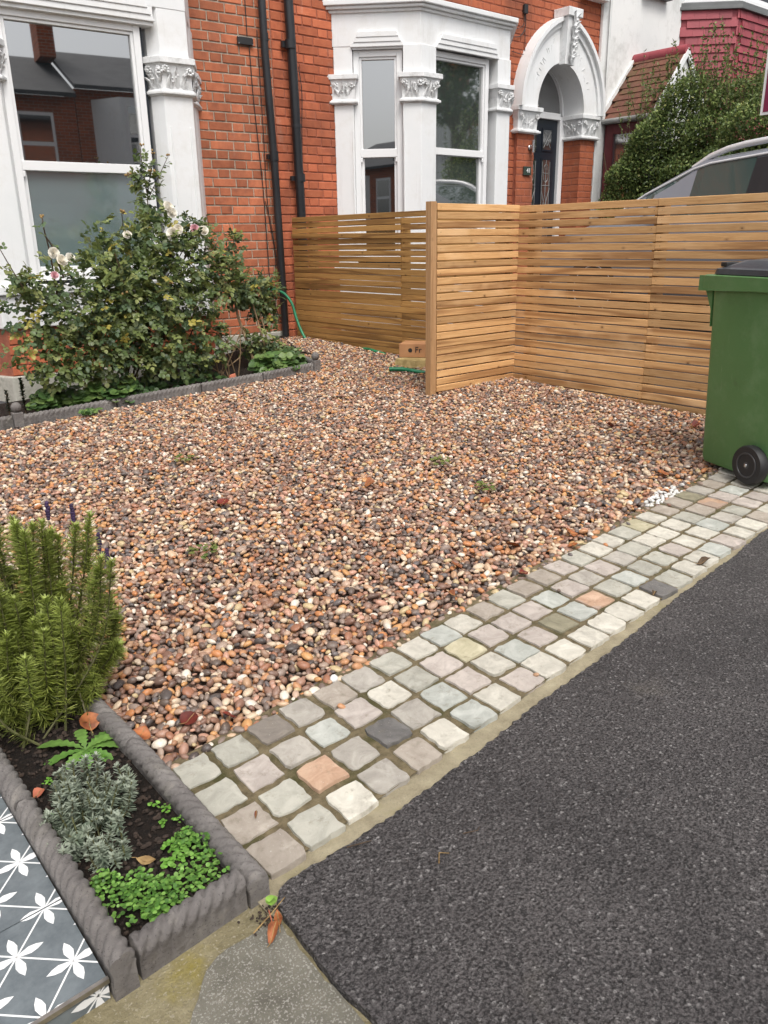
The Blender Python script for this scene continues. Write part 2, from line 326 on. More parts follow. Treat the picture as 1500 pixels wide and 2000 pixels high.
def greens(n, pal, w=None, var=.2):
    pal = np.array([srgb(*p) for p in pal]); idx = rng.choice(len(pal), n, p=w); return pal[idx]*rng.uniform(1-var, 1+var, (n, 1))
def rdir(n, up=0.):
    d = rng.normal(size=(n, 3)); d[:, 2] += up; return d/np.linalg.norm(d, axis=1, keepdims=True)

# ---------------------------------------------------------------- the ground
def sheet(name, outline, off, mat, label=None, step=None, kind='structure', thick=.0):
    mb = MB(); n = len(outline); mb.v = [(x, y, gz(x, y)+off) for x, y in outline]; mb.f = [tuple(range(n))]
    if thick:
        mb.v += [(x, y, gz(x, y)+off-thick) for x, y in outline]; mb.f += [(i, (i+1) % n, n+(i+1) % n, n+i)[::-1] for i in range(n)]
    o = mb.build(name, mat); tag(o, label, None, None, kind)
    if label: o['category'] = 'ground'
    return o
def rag(pts, step, amp):
    out = []
    for (x0, y0), (x1, y1) in zip(pts, pts[1:]):
        m = max(1, int(math.hypot(x1-x0, y1-y0)/step))
        for k in range(m):
            t = k/m; out.append((x0+(x1-x0)*t+random.uniform(-amp, amp), y0+(y1-y0)*t+random.uniform(-amp, amp)))
    return out+[pts[-1]]
g = MB(); 
xs = [-150, -40, -10, 5, 20, 60, 150]; ys = [-150, -40, -10, 5, 20, 60, 150]
g.v = [(x, y, gz(x, y)-.14) for y in ys for x in xs]; k = len(xs)
g.f = [(j*k+i, j*k+i+1, (j+1)*k+i+1, (j+1)*k+i) for j in range(len(ys)-1) for i in range(k-1)]
tag(g.build('ground', 'road'), None, None, None, 'structure')
asph = [(0.622, 1.079), (0.64, 1.112), (0.666, 1.119), (0.742, 1.1161), (0.834, 1.1121), (0.915, 1.1132), (1.024, 1.1202), (1.142, 1.1312), (1.303, 1.1441), (1.413, 1.1574), (1.526, 1.1682), (1.738, 1.1795), (1.973, 1.198), (2.177, 1.2208), (2.346, 1.2407), (2.594, 1.2564), (2.76, 1.2714), (3.014, 1.3005), (4.2, 1.354), (12, 1.744)]
left = [(0.60, -2.6), (0.612, .3), (0.616, 0.769), (0.613, 0.82), (0.609, 0.887), (0.612, 0.953), (0.612, 1.011), (0.622, 1.079)]
sheet('asphalt_pavement', rag(left[2:], .02, .003)+rag(asph, .012, .0045)[1:]+[(12, -2.6), (.6, -2.6)], .002, 'asphalt', thick=.02)
sheet('concrete_pavement', [(-9, -2.6), (.66, -2.6), (.66, 1.10), (.62, 1.15), (.28, 1.16), (-9, 1.16)], -.016, 'mossy_concrete')
sheet('paving_slab', rag([(.20, .55), (.33, .86), (.378, .979), (.414, 1.02), (.45, 1.055), (.475, 1.067), (.53, 1.068), (.606, 1.062), (.602, .96), (.603, .5)], .02, .003), -.008, 'slab', thick=.03)
sheet('mortar_strip', [(.60, 1.06), (1.2, 1.06), (2, 1.12), (3.2, 1.2), (5, 1.36), (12, 1.7), (12, 1.8), (3.2, 1.36), (1.9, 1.27), (.9, 1.2), (.60, 1.19)], -.008, 'mortar_strip')
sheet('neighbour_drive', [(4.58, 1.95), (12, 2.4), (12, 6.9), (4.58, 6.9)], -.05, 'drive')
sheet('garden_path_base', [(-3, 1.13), (.33, 1.13), (.33, 6.2), (-3, 6.2)], -.03, 'mossy_concrete')

# sandstone setts in four rows
sp = sheet('sett_paving', [(.63, 1.15), (1.3, 1.2), (5.2, 1.47), (12, 1.9), (12, 2.4), (5.2, 1.93), (.63, 1.61)], .0005, 'joint')
spec = {(0, 0): 'beige', (0, 1): 'green', (0, 2): 'pale', (0, 3): 'grey', (0, 4): 'beige', (0, 5): 'pale', (0, 6): 'teal', (0, 15): 'dark', (0, 8): 'pink', (0, 10): 'pale', (0, 7): 'pale',
        (1, 0): 'beige', (1, 1): 'green', (1, 2): 'orange', (1, 3): 'grey', (1, 4): 'dark', (1, 5): 'grey', (1, 6): 'teal', (1, 8): 'pale', (1, 11): 'olive', (1, 13): 'orange', (1, 24): 'pink', (1, 7): 'pink',
        (2, 0): 'green', (2, 1): 'pink', (2, 2): 'grey', (2, 3): 'teal', (2, 4): 'pink', (2, 5): 'pale', (2, 6): 'green', (2, 8): 'yellow', (2, 14): 'grey', (2, 23): 'orange', (2, 12): 'teal',
        (3, 0): 'green', (3, 1): 'green', (3, 2): 'brown', (3, 3): 'grey', (3, 4): 'beige', (3, 5): 'grey', (3, 19): 'yellow', (3, 23): 'olive', (3, 12): 'beige', (3, 11): 'green', (3, 13): 'beige', (3, 10): 'beige'}
mix = ['green']*4+['grey']*4+['pale']*8+['pink']*4+['beige']*2+['teal']*3
def sett(cx, cy, w, d, mat, parent):
    n = 5; pts = []
    cor = [(-1, -1), (1, -1), (1, 1), (-1, 1)]
    for a in range(4):
        x0, y0 = cor[a]; x1, y1 = cor[(a+1) % 4]
        for k in range(n):
            t = k/n; e = 1 if k else random.uniform(.93, 1.0)
            pts.append(((x0+(x1-x0)*t)*w/2*e+random.uniform(-.003, .003), (y0+(y1-y0)*t)*d/2*e+random.uniform(-.003, .003)))
    tilt = (random.uniform(-.03, .03), random.uniform(-.03, .03)); hh = random.uniform(.004, .009)
    z = lambda x, y, o: gz(cx+x, cy+y)+o+tilt[0]*x+tilt[1]*y
    rings = [[(cx+x, cy+y, z(x, y, -.03)) for x, y in pts], [(cx+x, cy+y, z(x, y, hh-.0022+random.uniform(-.0006, .0006))) for x, y in pts],
             [(cx+x*.984, cy+y*.984, z(x, y, hh+random.uniform(-.0006, .0006))) for x, y in pts], [(cx+x*.55, cy+y*.55, z(x, y, hh+random.uniform(-.0008, .0012))) for x, y in pts]]
    m = MB().loft(rings); return m.build('sett', mat, parent, auto=18)
for i in range(4):
    for k in range(-1 if i > 3 else 0, 42):
        dx = k*.1085; X = .69+dx; Y = 1.194+.1137*i+.0665*dx+(.012*min(dx/.6, 1)*(3-i)/3)
        c = spec.get((i, k)) or random.choice(mix)
        sett(X+random.uniform(-.004, .004), Y+random.uniform(-.003, .003), .0935+random.uniform(-.007, .004), .0965+random.uniform(-.007, .004), 'sett_'+c, sp)

# pebbles
gb = sheet('gravel_bed', [(.60, 1.55), (4.5, 1.83), (4.62, 1.95), (4.62, 6.72), (3.68, 6.72), (3.68, 5.12), (.50, 5.12)], -.026, 'gravel_base')
def in_gravel(x, y):
    if y < 1.194+.1137*3+.0665*(x-.69)+.053: return False
    if x < .632 or x > 4.48: return False
    if y > 5.11 and x < 3.60: return False
    if y > 5.7 and x < 4.05: return False
    return y < 6.55
import bmesh
def pebble_mesh(i):
    bm = bmesh.new(); bmesh.ops.create_icosphere(bm, subdivisions=2, radius=1)
    r = np.random.default_rng(100+i); a, b, c = r.normal(size=(3, 3)); s = (1, r.uniform(.66, .92), r.uniform(.45, .68)); e = r.uniform(.0, .18)
    for v in bm.verts:
        q = v.co.copy(); k = 1+.10*math.sin(q.dot(Vector(a))*1.7+1)+.07*math.sin(q.dot(Vector(b))*2.3)
        q.x += e*q.y*q.y; v.co = Vector((q.x*s[0]*k, q.y*s[1]*k, q.z*s[2]*k))
    me = bpy.data.meshes.new('pebble'); bm.to_mesh(me); bm.free(); me.polygons.foreach_set('use_smooth', [True]*len(me.polygons)); return me
PM = [pebble_mesh(i) for i in range(8)]
for m in PM: m.materials.append(MAT['pebble'])
PMW = [m.copy() for m in PM[:3]]
for m in PMW: m.materials.clear(); m.materials.append(MAT['pebble_white'])
pts = []; grid = {}; cell = .024
def free(x, y, r):
    i, j = int(x/cell), int(y/cell)
    for a in (i-1, i, i+1):
        for b in (j-1, j, j+1):
            for (px, py, pr) in grid.get((a, b), ()):
                if (px-x)**2+(py-y)**2 < ((pr+r)*.80)**2: return False
    return True
for rad, tries in (((.0125, .0175), 9000), ((.0088, .0125), 90000), ((.0062, .0088), 150000)):
    U = rng.uniform(0, 1, (tries, 3))
    for u in U:
        x = .62+u[0]*3.9; y = 1.55+u[1]*5.0; r = rad[0]+(rad[1]-rad[0])*u[2]
        if rad[0] > .012 and random.random() > (.9 if y < 2.2 else .16): continue
        if in_gravel(x, y) and free(x, y, r): grid.setdefault((int(x/cell), int(y/cell)), []).append((x, y, r)); pts.append((x, y, r))
near = sorted(range(len(pts)), key=lambda i: math.hypot(pts[i][0], pts[i][1])-pts[i][2]*12)
def white_spot(x, y):
    t = (x-2.95)/.42
    return 0 < t < 1 and abs(y-(1.735+.1*t)) < .055
singles = near[:270]; whites = [i for i in near[270:] if white_spot(pts[i][0], pts[i][1]) and random.random() < .8]; ss = set(singles)|set(whites)
def place_pebble(me, x, y, r, z):
    o = add('pebble', me, gb, (x, y, gz(x, y)+H+z)); o.rotation_euler = (random.gauss(0, .35), random.gauss(0, .35), random.uniform(0, 6.28))
    s = r*1.18; o.scale = (s*random.uniform(.95, 1.25), s, s*random.uniform(.9, 1.15)); return o
protos = []
for n_, i in enumerate(singles):
    x, y, r = pts[i]; o = place_pebble(PM[n_ % 8], x, y, r, random.uniform(-.010, .004))
    if n_ < 8: protos.append(o)
for i in whites[:40]: place_pebble(random.choice(PMW), *pts[i], random.uniform(-.006, .006))
ss -= set(whites[40:])
place_pebble(PMW[0], 1.17, 1.627, .014, .002); place_pebble(PM[2], 3.335, 1.735, .012, .02)
for x, y in ((.95, 1.60), (1.42, 1.632), (1.83, 1.648), (2.31, 1.675), (2.72, 1.70), (1.10, 1.50), (2.05, 1.525), (3.02, 1.70), (1.60, 1.25), (2.48, 1.64)): place_pebble(random.choice(PM), x, y, random.uniform(.006, .010), .010)
rest = [(x, y, r, random.uniform(-.012, .003)) for i, (x, y, r) in enumerate(pts) if i not in ss]
# a second, lower course of stones showing through the gaps
for u in rng.uniform(0, 1, (34000, 2)):
    x = .62+u[0]*3.9; y = 1.55+u[1]*5.0
    if in_gravel(x, y): rest.append((x, y, random.uniform(.008, .012), random.uniform(-.022, -.013)))
def instancer(name, parent, data, objs):
    n = len(data); me = bpy.data.meshes.new(name); me.vertices.add(n); A = np.array(data)
    co = np.stack([A[:, 0], A[:, 1], -1.29+.042*A[:, 0]+.036*A[:, 1]+A[:, 3]+H], 1); me.vertices.foreach_set('co', co.ravel())
    rot = np.stack([rng.normal(0, .35, n), rng.normal(0, .35, n), rng.uniform(0, 6.28, n)], 1); s = A[:, 2]*1.18
    sc = np.stack([s*rng.uniform(.95, 1.25, n), s, s*rng.uniform(.9, 1.15, n)], 1)
    for nm, arr in (('rot', rot), ('scl', sc)):
        at = me.attributes.new(nm, 'FLOAT_VECTOR', 'POINT'); at.data.foreach_set('vector', arr.ravel())
    at = me.attributes.new('idx', 'INT', 'POINT'); at.data.foreach_set('value', rng.integers(0, len(objs), n).astype(np.int32))
    o = add(name, me, parent); ng = bpy.data.node_groups.new(name, 'GeometryNodeTree')
    ng.interface.new_socket('Geometry', in_out='INPUT', socket_type='NodeSocketGeometry'); ng.interface.new_socket('Geometry', in_out='OUTPUT', socket_type='NodeSocketGeometry')
    N = ng.nodes; gi = N.new('NodeGroupInput'); go = N.new('NodeGroupOutput'); m2p = N.new('GeometryNodeMeshToPoints'); iop = N.new('GeometryNodeInstanceOnPoints'); jn = N.new('GeometryNodeJoinGeometry')
    ng.links.new(gi.outputs[0], m2p.inputs['Mesh'])
    for ob in reversed(objs):
        oi = N.new('GeometryNodeObjectInfo'); oi.inputs['Object'].default_value = ob; oi.inputs['As Instance'].default_value = True
        ng.links.new(oi.outputs['Geometry'], jn.inputs[0])
    def attr(nm, typ):
        a = N.new('GeometryNodeInputNamedAttribute'); a.data_type = typ; a.inputs['Name'].default_value = nm; return a.outputs[0]
    ng.links.new(m2p.outputs[0], iop.inputs['Points']); ng.links.new(jn.outputs[0], iop.inputs['Instance']); iop.inputs['Pick Instance'].default_value = True
    ng.links.new(attr('idx', 'INT'), iop.inputs['Instance Index'])
    e2r = N.new('FunctionNodeEulerToRotation'); ng.links.new(attr('rot', 'FLOAT_VECTOR'), e2r.inputs[0]); ng.links.new(e2r.outputs[0], iop.inputs['Rotation'])
    ng.links.new(attr('scl', 'FLOAT_VECTOR'), iop.inputs['Scale']); ng.links.new(iop.outputs[0], go.inputs[0])
    md = o.modifiers.new('stones', 'NODES'); md.node_group = ng; o['kind'] = 'stuff'; return o
instancer('pebble_gravel', gb, rest, protos)
print('pebbles', len(pts), len(rest))

# ---------------------------------------------------------------- rope-topped edging stones
def edging(label, p0, p1, h, w, pitch, group, ground_off=0., hand=1, ends=.0):
    """one moulded stone from p0 to p1; h = height of the rope's crown above the garden plane"""
    (x0, y0), (x1, y1) = p0, p1; L = math.hypot(x1-x0, y1-y0); ux, uy = (x1-x0)/L, (y1-y0)/L; nx, ny = -uy, ux
    t = thing('edging_stone', label, 'edging', ((x0+x1)/2, (y0+y1)/2, gz((x0+x1)/2, (y0+y1)/2)+ground_off), group)
    step = pitch/9; m = max(4, int(L/step)); rr = w/2; rings = []; ph = random.random()
    wob = [random.uniform(-.0012, .0012) for _ in range(m+1)]
    for k in range(m+1):
        s = L*k/m; ring = []
        gx, gy = x0+ux*s, y0+uy*s; zc = gz(gx, gy)+h-rr*.95
        for a in range(15):
            th = math.pi*a/14
            q = ((s/pitch+hand*th/math.pi*1.9+ph) % 1.0); r = rr*(.66+.38*math.sin(math.pi*q)**.5)
            lat = math.cos(th)*r; up = math.sin(th)*r*1.02
            ring.append((gx+nx*lat, gy+ny*lat, zc+up+wob[k]))
        base = gz(gx, gy)+ground_off-.05; e = rr*.84
        ring = [(gx+nx*e*1.12, gy+ny*e*1.12, base), (gx+nx*e, gy+ny*e, zc-.012)]+ring+[(gx-nx*e, gy-ny*e, zc-.012), (gx-nx*e*1.12, gy-ny*e*1.12, base)]
        rings.append(ring)
    o = MB().loft(rings).build('stone_body', 'edging', t, auto=55); return t
E_ = 'rope-topped stones round the near flower bed'
edging('dark rope-topped edging stone on the tiled path side, nearest the corner', (.327, 1.112), (.323, 1.62), .074, .05, .029, E_, hand=-1)
edging('rope-topped edging stone on the tiled path side, second from the corner', (.323, 1.626), (.318, 2.22), .074, .05, .029, E_, hand=-1)
edging('rope-topped edging stone on the tiled path side, farthest from the corner', (.318, 2.226), (.308, 2.82), .074, .05, .029, E_, hand=-1)
edging('grey rope-topped edging stone against the setts, with a worn round end', (.607, 1.122), (.604, 1.69), .052, .05, .029, E_)
edging('grey rope-topped edging stone against the pebbles beside the dandelion', (.603, 1.696), (.585, 2.2), .052, .05, .029, E_)
edging('grey rope-topped edging stone against the pebbles, hidden behind the rosemary', (.585, 2.206), (.57, 2.8), .052, .05, .029, E_)
edging('short rope-topped edging stone closing the front end of the bed', (.357, 1.142), (.580, 1.150), .062, .050, .027, E_)
sheet('flower_bed_soil', [(.33, 1.15), (.60, 1.15), (.60, 2.9), (.32, 2.9)], .008, 'soil')
m = MB(); m.v = [(x, y, gz(x, y)+o) for x, y, o in ((.8, 5.30, .0), (1.4, 5.18, .008), (3.62, 5.15, .012), (3.95, 5.8, .012), (4.42, 6.74, .0), (3.3, 6.3, -.04), (2.4, 6.25, -.09), (1.2, 6.35, -.12), (.6, 6.4, -.12))]
m.f = [(0, 1, 7, 8), (1, 2, 6, 7), (2, 5, 6), (2, 3, 4, 5)]; tag(m.build('house_bed_soil', 'soil'), None, None, None, 'structure')
F_ = 'rope-topped stones along the rose bed'
hb = [(1.43, 5.165), (2.02, 5.15), (2.64, 5.145), (3.14, 5.13), (3.62, 5.15)]
hl = ['grey rope-topped edging stone at the left end of the rose bed by the ball post', 'grey rope-topped edging stone half covered by trailing strawberry leaves', 'grey rope-topped edging stone below the middle of the rose bush', 'grey rope-topped edging stone below the bare rose canes']
for a, b, l in zip(hb, hb[1:], hl): edging(l, (a[0]+.004, a[1]), (b[0]-.004, b[1]), .058, .042, .032, F_)
edging('rope-topped edging stone left of the ball post, running out of the picture', (.75, 5.30), (1.375, 5.19), .058, .042, .032, F_)
edging('short curved-back edging stone at the right end of the rose bed', (3.648, 5.165), (3.71, 5.45), .07, .045, .032, F_)
for (x, y), l in (((1.405, 5.18), 'small grey edging post with a ball top at the left of the rose bed'), ((3.64, 5.14), 'small grey ball-top edging post at the right end of the rose bed')):
    z = gz(x, y); t = thing('edging_post', l, 'post', (x, y, z), 'ball-top posts of the rose bed')
    MB().box(x-.03, x+.03, y-.03, y+.03, z-.05, z+.075).build('shaft', 'edging', t, bevel=.005)
    MB().ball((x, y, z+.105), .032, 14, 10).build('ball', 'edging', t, smooth=True)

# ---------------------------------------------------------------- patterned tile path and its step
tp = thing('tiled_step', 'slate-blue tiled garden step with white star and line pattern', 'step', (-.2, 1.6, gz(-.2, 1.6)))
TZ = .030
def tile_piece(x0, x1, y0, y1):
    pl = [(x0, y0), (x1, y0), (x1, y1), (x0, y1)]; mb = MB()
    mb.v = [(x, y, gz(x, y)+TZ) for x, y in pl]+[(x, y, gz(x, y)+TZ-.012) for x, y in pl]
    mb.f = [(0, 1, 2, 3)]+[(i, i+4, (i+1) % 4+4, (i+1) % 4) for i in range(4)]
    t = mb.build('tile', 'tile_slate', tp); pat = MB()
    star_pattern(pat, x0, x1, y0, y1, lambda x, y: (x, y, gz(x, y)+TZ+.0006))
    if pat.v: pat.build('printed_pattern', 'tile_white', t, kind='stuff')
def clip(poly, x0, x1, y0, y1):
    for ax, lim, sg in ((0, x0, 1), (0, x1, -1), (1, y0, 1), (1, y1, -1)):
        out = []
        for i in range(len(poly)):
            a, b = poly[i], poly[(i+1) % len(poly)]; da, db = sg*(a[ax]-lim), sg*(b[ax]-lim)
            if da >= 0: out.append(a)
            if da*db < 0: t = da/(da-db); out.append((a[0]+(b[0]-a[0])*t, a[1]+(b[1]-a[1])*t))
        poly = out
        if len(poly) < 3: return []
    return poly
def star_pattern(mb, x0, x1, y0, y1, fn, ox=.2685, oy=1.199, p=.150):
    def put(poly):
        c = clip(poly, x0, x1, y0, y1)
        if len(c) >= 3:
            o = len(mb.v); mb.v += [fn(*q) for q in c]; mb.f.append(tuple(range(o, o+len(c))))
    h = p/2; lw = .0017
    for i in range(-12, 14):
        for j in range(-12, 14):
            cx, cy = ox+i*h, oy+j*h
            if (i+j) % 2 or not (x0-.1 < cx < x1+.1 and y0-.1 < cy < y1+.1): continue
            for a in range(4):
                ang = a*math.pi/2; ca, sa = math.cos(ang), math.sin(ang); Lp, wp = .048, .0088
                pr = [(0, 0), (.2, .55), (.5, 1), (.75, .72), (1, 0), (.75, -.72), (.5, -1), (.2, -.55)]
                put([(cx+ca*t*Lp-sa*w*wp, cy+sa*t*Lp+ca*w*wp) for t, w in pr])
            for s in (1, -1):
                d = (.7071, .7071*s); n = (-d[1]*lw, d[0]*lw); e = (cx+h, cy+h*s)
                put([(cx+n[0], cy+n[1]), (cx-n[0], cy-n[1]), (e[0]-n[0], e[1]-n[1]), (e[0]+n[0], e[1]+n[1])])
for (y0, y1) in ((1.128, 1.3475), (1.3505, 1.6475), (1.6505, 1.9475), (1.9505, 2.2475), (2.2505, 2.5475)):
    for (x0, x1) in ((.0115, .3), (-.2815, .0085), (-.5745, -.2845)): tile_piece(x0, x1, y0, y1)
b = MB(); b.v = [(x, y, gz(x, y)+TZ-.013) for x, y in ((-.6, 1.130), (.3, 1.130), (.3, 2.55), (-.6, 2.55))]; b.f = [(0, 1, 2, 3)]; b.build('grout_bed', 'mortar', tp)
def riser(x0, x1):
    Yr = 1.126; mb = MB(); v0 = lambda x: gz(x, Yr)-.03; v1 = lambda x: gz(x, Yr)+TZ-.004
    mb.v = [(x0, Yr, v0(x0)), (x1, Yr, v0(x1)), (x1, Yr, v1(x1)), (x0, Yr, v1(x0)), (x0, Yr+.01, v0(x0)), (x1, Yr+.01, v0(x1)), (x1, Yr+.01, v1(x1)), (x0, Yr+.01, v1(x0))]
    mb.f = [(0, 1, 2, 3), (1, 5, 6, 2), (4, 0, 3, 7)]; t = mb.build('riser_tile', 'tile_slate', tp); pat = MB()
    star_pattern(pat, x0, x1, -.085, -.0045, lambda x, s: (x, Yr-.0007, gz(x, Yr)+TZ+s), .281, -.024, .150); pat.build('printed_pattern', 'tile_white', t, kind='stuff')
riser(.0115, .300); riser(-.2815, .0085); riser(-.5745, -.2845)
m = MB(); m.v = [(x, y, gz(x, y)+TZ+dz) for x, y, dz in ((-.6, 1.1215, -.008), (.302, 1.1215, -.008), (.302, 1.1215, .0018), (-.6, 1.1215, .0018), (.302, 1.1295, .0018), (-.6, 1.1295, .0018))]
m.f = [(0, 1, 2, 3), (3, 2, 4, 5)]; m.build('metal_nosing', 'steel', tp)

# ---------------------------------------------------------------- bricks
def brick_mesh(w, h, d, seed):
    r = random.Random(seed); c = .004; j = lambda a: r.uniform(-a, a); vs = []
    for (y, e) in ((d*.6, 0), (-d+.004, 0), (-d, c)):
        for sx, sz in ((-1, -1), (1, -1), (1, 1), (-1, 1)): vs.append((sx*(w/2-e)+j(.0015), y+j(.0008), sz*(h/2-e)+j(.0015)))
    fs = [(8, 9, 10, 11)]
    for k in (0, 4): fs += [(k+i, k+(i+1) % 4, k+4+(i+1) % 4, k+4+i) for i in range(4)]
    me = bpy.data.meshes.new('brick'); me.from_pydata(vs, [], [f for f in fs]); return me
BW, BH, CO = .215, .066, .0765
BM = {}
for nm in ('brick_orange', 'brick_red'):
    for k, w in (('s', .2145), ('h', .102)):
        BM[nm, k] = [brick_mesh(w, BH-.0005, .007, i) for i in range(4)]
        for m in BM[nm, k]: m.materials.append(MAT[nm])
def brick_run(u0, u1, z0, z1, phase=0, skip=None):
    """Flemish bond between u0..u1, z0..z1 -> (u centre, z centre, kind, width scale)"""
    out = []; c = 0; z = z0
    while z+BH*.6 < z1:
        u = u0-((c+phase) % 2)*.169-.05; k = 0
        while u < u1:
            w = .2145 if k % 2 == 0 else .102; a, b = max(u, u0), min(u+w, u1)
            if b-a > .03 and not (skip and skip((a+b)/2, z+BH/2, a, b)): out.append(((a+b)/2, z+BH/2, 's' if k % 2 == 0 else 'h', (b-a)/w))
            u += w+.0105; k += 1
        z += CO; c += 1
    return out
def lay(house, bricks, mat, budget=300):
    """bricks: (x, y, z, rotz, kind, scale); nearest ones single, the rest one piece"""
    bricks = sorted(bricks, key=lambda q: q[0]**2+q[1]**2+q[2]**2); b = base_of(house); rest = MB()
    for n, (x, y, z, rz, k, s) in enumerate(bricks):
        me = random.choice(BM[mat, k])
        if n < budget:
            o = add('brick', me, house, (x-b.x, y-b.y, z+H-b.z)); o.rotation_euler = (random.gauss(0, .004), random.gauss(0, .006), rz+random.gauss(0, .004)); o.scale = (s, random.uniform(.8, 1.25), 1)
        else:
            c, d = math.cos(rz), math.sin(rz); rest.poly([(x+v.co.x*s*c-v.co.y*d, y+v.co.x*s*d+v.co.y*c, z+v.co.z) for v in me.vertices], [tuple(p.vertices) for p in me.polygons])
    if rest.v: rest.build('brickwork', mat, house, kind='stuff')

# ---------------------------------------------------------------- shared house pieces
def offset(poly, d):
    n = len(poly); a = sum(poly[i][0]*poly[(i+1) % n][1]-poly[(i+1) % n][0]*poly[i][1] for i in range(n)); sg = 1 if a > 0 else -1; out = []
    for i in range(n):
        p, q, r = Vector(poly[i-1]), Vector(poly[i]), Vector(poly[(i+1) % n]); e1 = (q-p).normalized(); e2 = (r-q).normalized()
        n1 = Vector((e1.y, -e1.x))*sg; n2 = Vector((e2.y, -e2.x))*sg; k = n1+n2; k = k/max(k.dot(n1), .35)*1.0; out.append((q.x+k.x*d, q.y+k.y*d))
    return out
def relief_leaf(mb, c, d, u, n, L, W, rise):
    """one carved leaf lying on a face: c root, d direction, u across, n outwards; raised midrib, curled lobes"""
    K = ((0, .25, .3), (.18, .75, .8), (.32, .55, .75), (.5, 1.0, 1.0), (.64, .65, .95), (.8, .6, 1.1), (1, .05, 1.35)); vs_ = []
    for t, w, h in K:
        for k, (a, hh) in enumerate(((-1, 0), (-.55, .75), (0, .45 if t < .9 else 1), (.55, .75), (1, 0))):
            p = c+d*(L*t)+u*(W*w*a)+n*(rise*h*hh-.004); vs_.append(tuple(p))
    mb.poly(vs_, [(i*5+j, i*5+j+1, i*5+j+6, i*5+j+5) for i in range(6) for j in range(4)])
def leaf_carving(mb, face_a, face_b, z0, z1, out, seed=0):
    """leaf-and-scroll relief on a face running a -> b (plan), standing proud by out"""
    r = random.Random(seed); a, b = Vector((*face_a, 0)), Vector((*face_b, 0)); e = (b-a); L = e.length; e.normalize(); n = Vector((e.y, -e.x, 0)); hh = z1-z0; Z = Vector((0, 0, 1))
    P = lambda s, t, o: a+e*(s*L)+n*o+Z*(z0+t*hh)
    for s, sg in ((.07, 1), (.93, -1)):
        for k in range(11):
            t_ = k/10; rr = .030*(1-.8*t_); an = sg*(t_*7.0)-.6; q_ = P(s, .80, out*.75)+e*(rr*math.cos(an))+Z*(rr*math.sin(an)); mb.ball(q_, .0105*(1-.3*t_), 7, 5)
        mb.ball(P(s, .80, out*.9), .010, 7, 5)
    if L < .1: spec_ = ((.5, .08, 90, .6, .3), (.5, .45, 75, .45, .3))
    else: spec_ = ((.5, .05, 90, .75, .20), (.42, .12, 128, .62, .16), (.58, .12, 52, .62, .16), (.14, .05, 68, .62, .15), (.86, .05, 112, .62, .15), (.30, .02, 100, .42, .14), (.70, .02, 80, .42, .14), (.34, .48, 150, .34, .13), (.66, .48, 30, .34, .13), (.5, .55, 96, .38, .13))
    for s, t, an, ln, w in spec_:
        an = R(an+r.uniform(-16, 16)); d = (e*math.cos(an)+Z*math.sin(an)); u = d.cross(n); lean = (d+n*.22).normalized()
        relief_leaf(mb, P(s+r.uniform(-.03, .03), t, out*.12), lean, u, n, ln*hh, max(.014, w*min(L, .26)*.62), .020)
    for k in range(4): mb.ball(P(r.uniform(.3, .7), r.uniform(.3, .8), out*.75), r.uniform(.007, .011), 7, 5)
def capital(parent, poly, z0, z1, faces, xf=ID, seed=0, out=.03):
    t = (z1-z0); m = MB(); 
    m.prism(offset(poly, out*1.25), z1-t*.17, z1); m.prism(offset(poly, out*.8), z1-t*.21, z1-t*.165)
    cap = m.build('capital', 'stone_carved', parent, xf, bevel=.004)
    b = MB(); n = len(poly); p0, p1 = offset(poly, out*.1), offset(poly, out*.7)
    b.loft([[(x, y, z0+t*.14) for x, y in p0], [(x, y, z0+t*.5) for x, y in offset(poly, out*.2)], [(x, y, z1-t*.2) for x, y in p1]]); b.build('bell', 'stone_carved', cap, xf)
    nk = MB(); nk.prism(offset(poly, out*.95), z0+t*.03, z0+t*.12); nk.prism(offset(poly, out*.55), z0, z0+t*.16); nk.build('necking', 'stone_carved', cap, xf, bevel=.006)
    c = MB()
    for i, (a, q) in enumerate(faces): leaf_carving(c, a, q, z0+t*.16, z1-t*.2, out, seed+i)
    c.build('carved_leaves', 'stone_carved', cap, xf, smooth=True)
    return cap
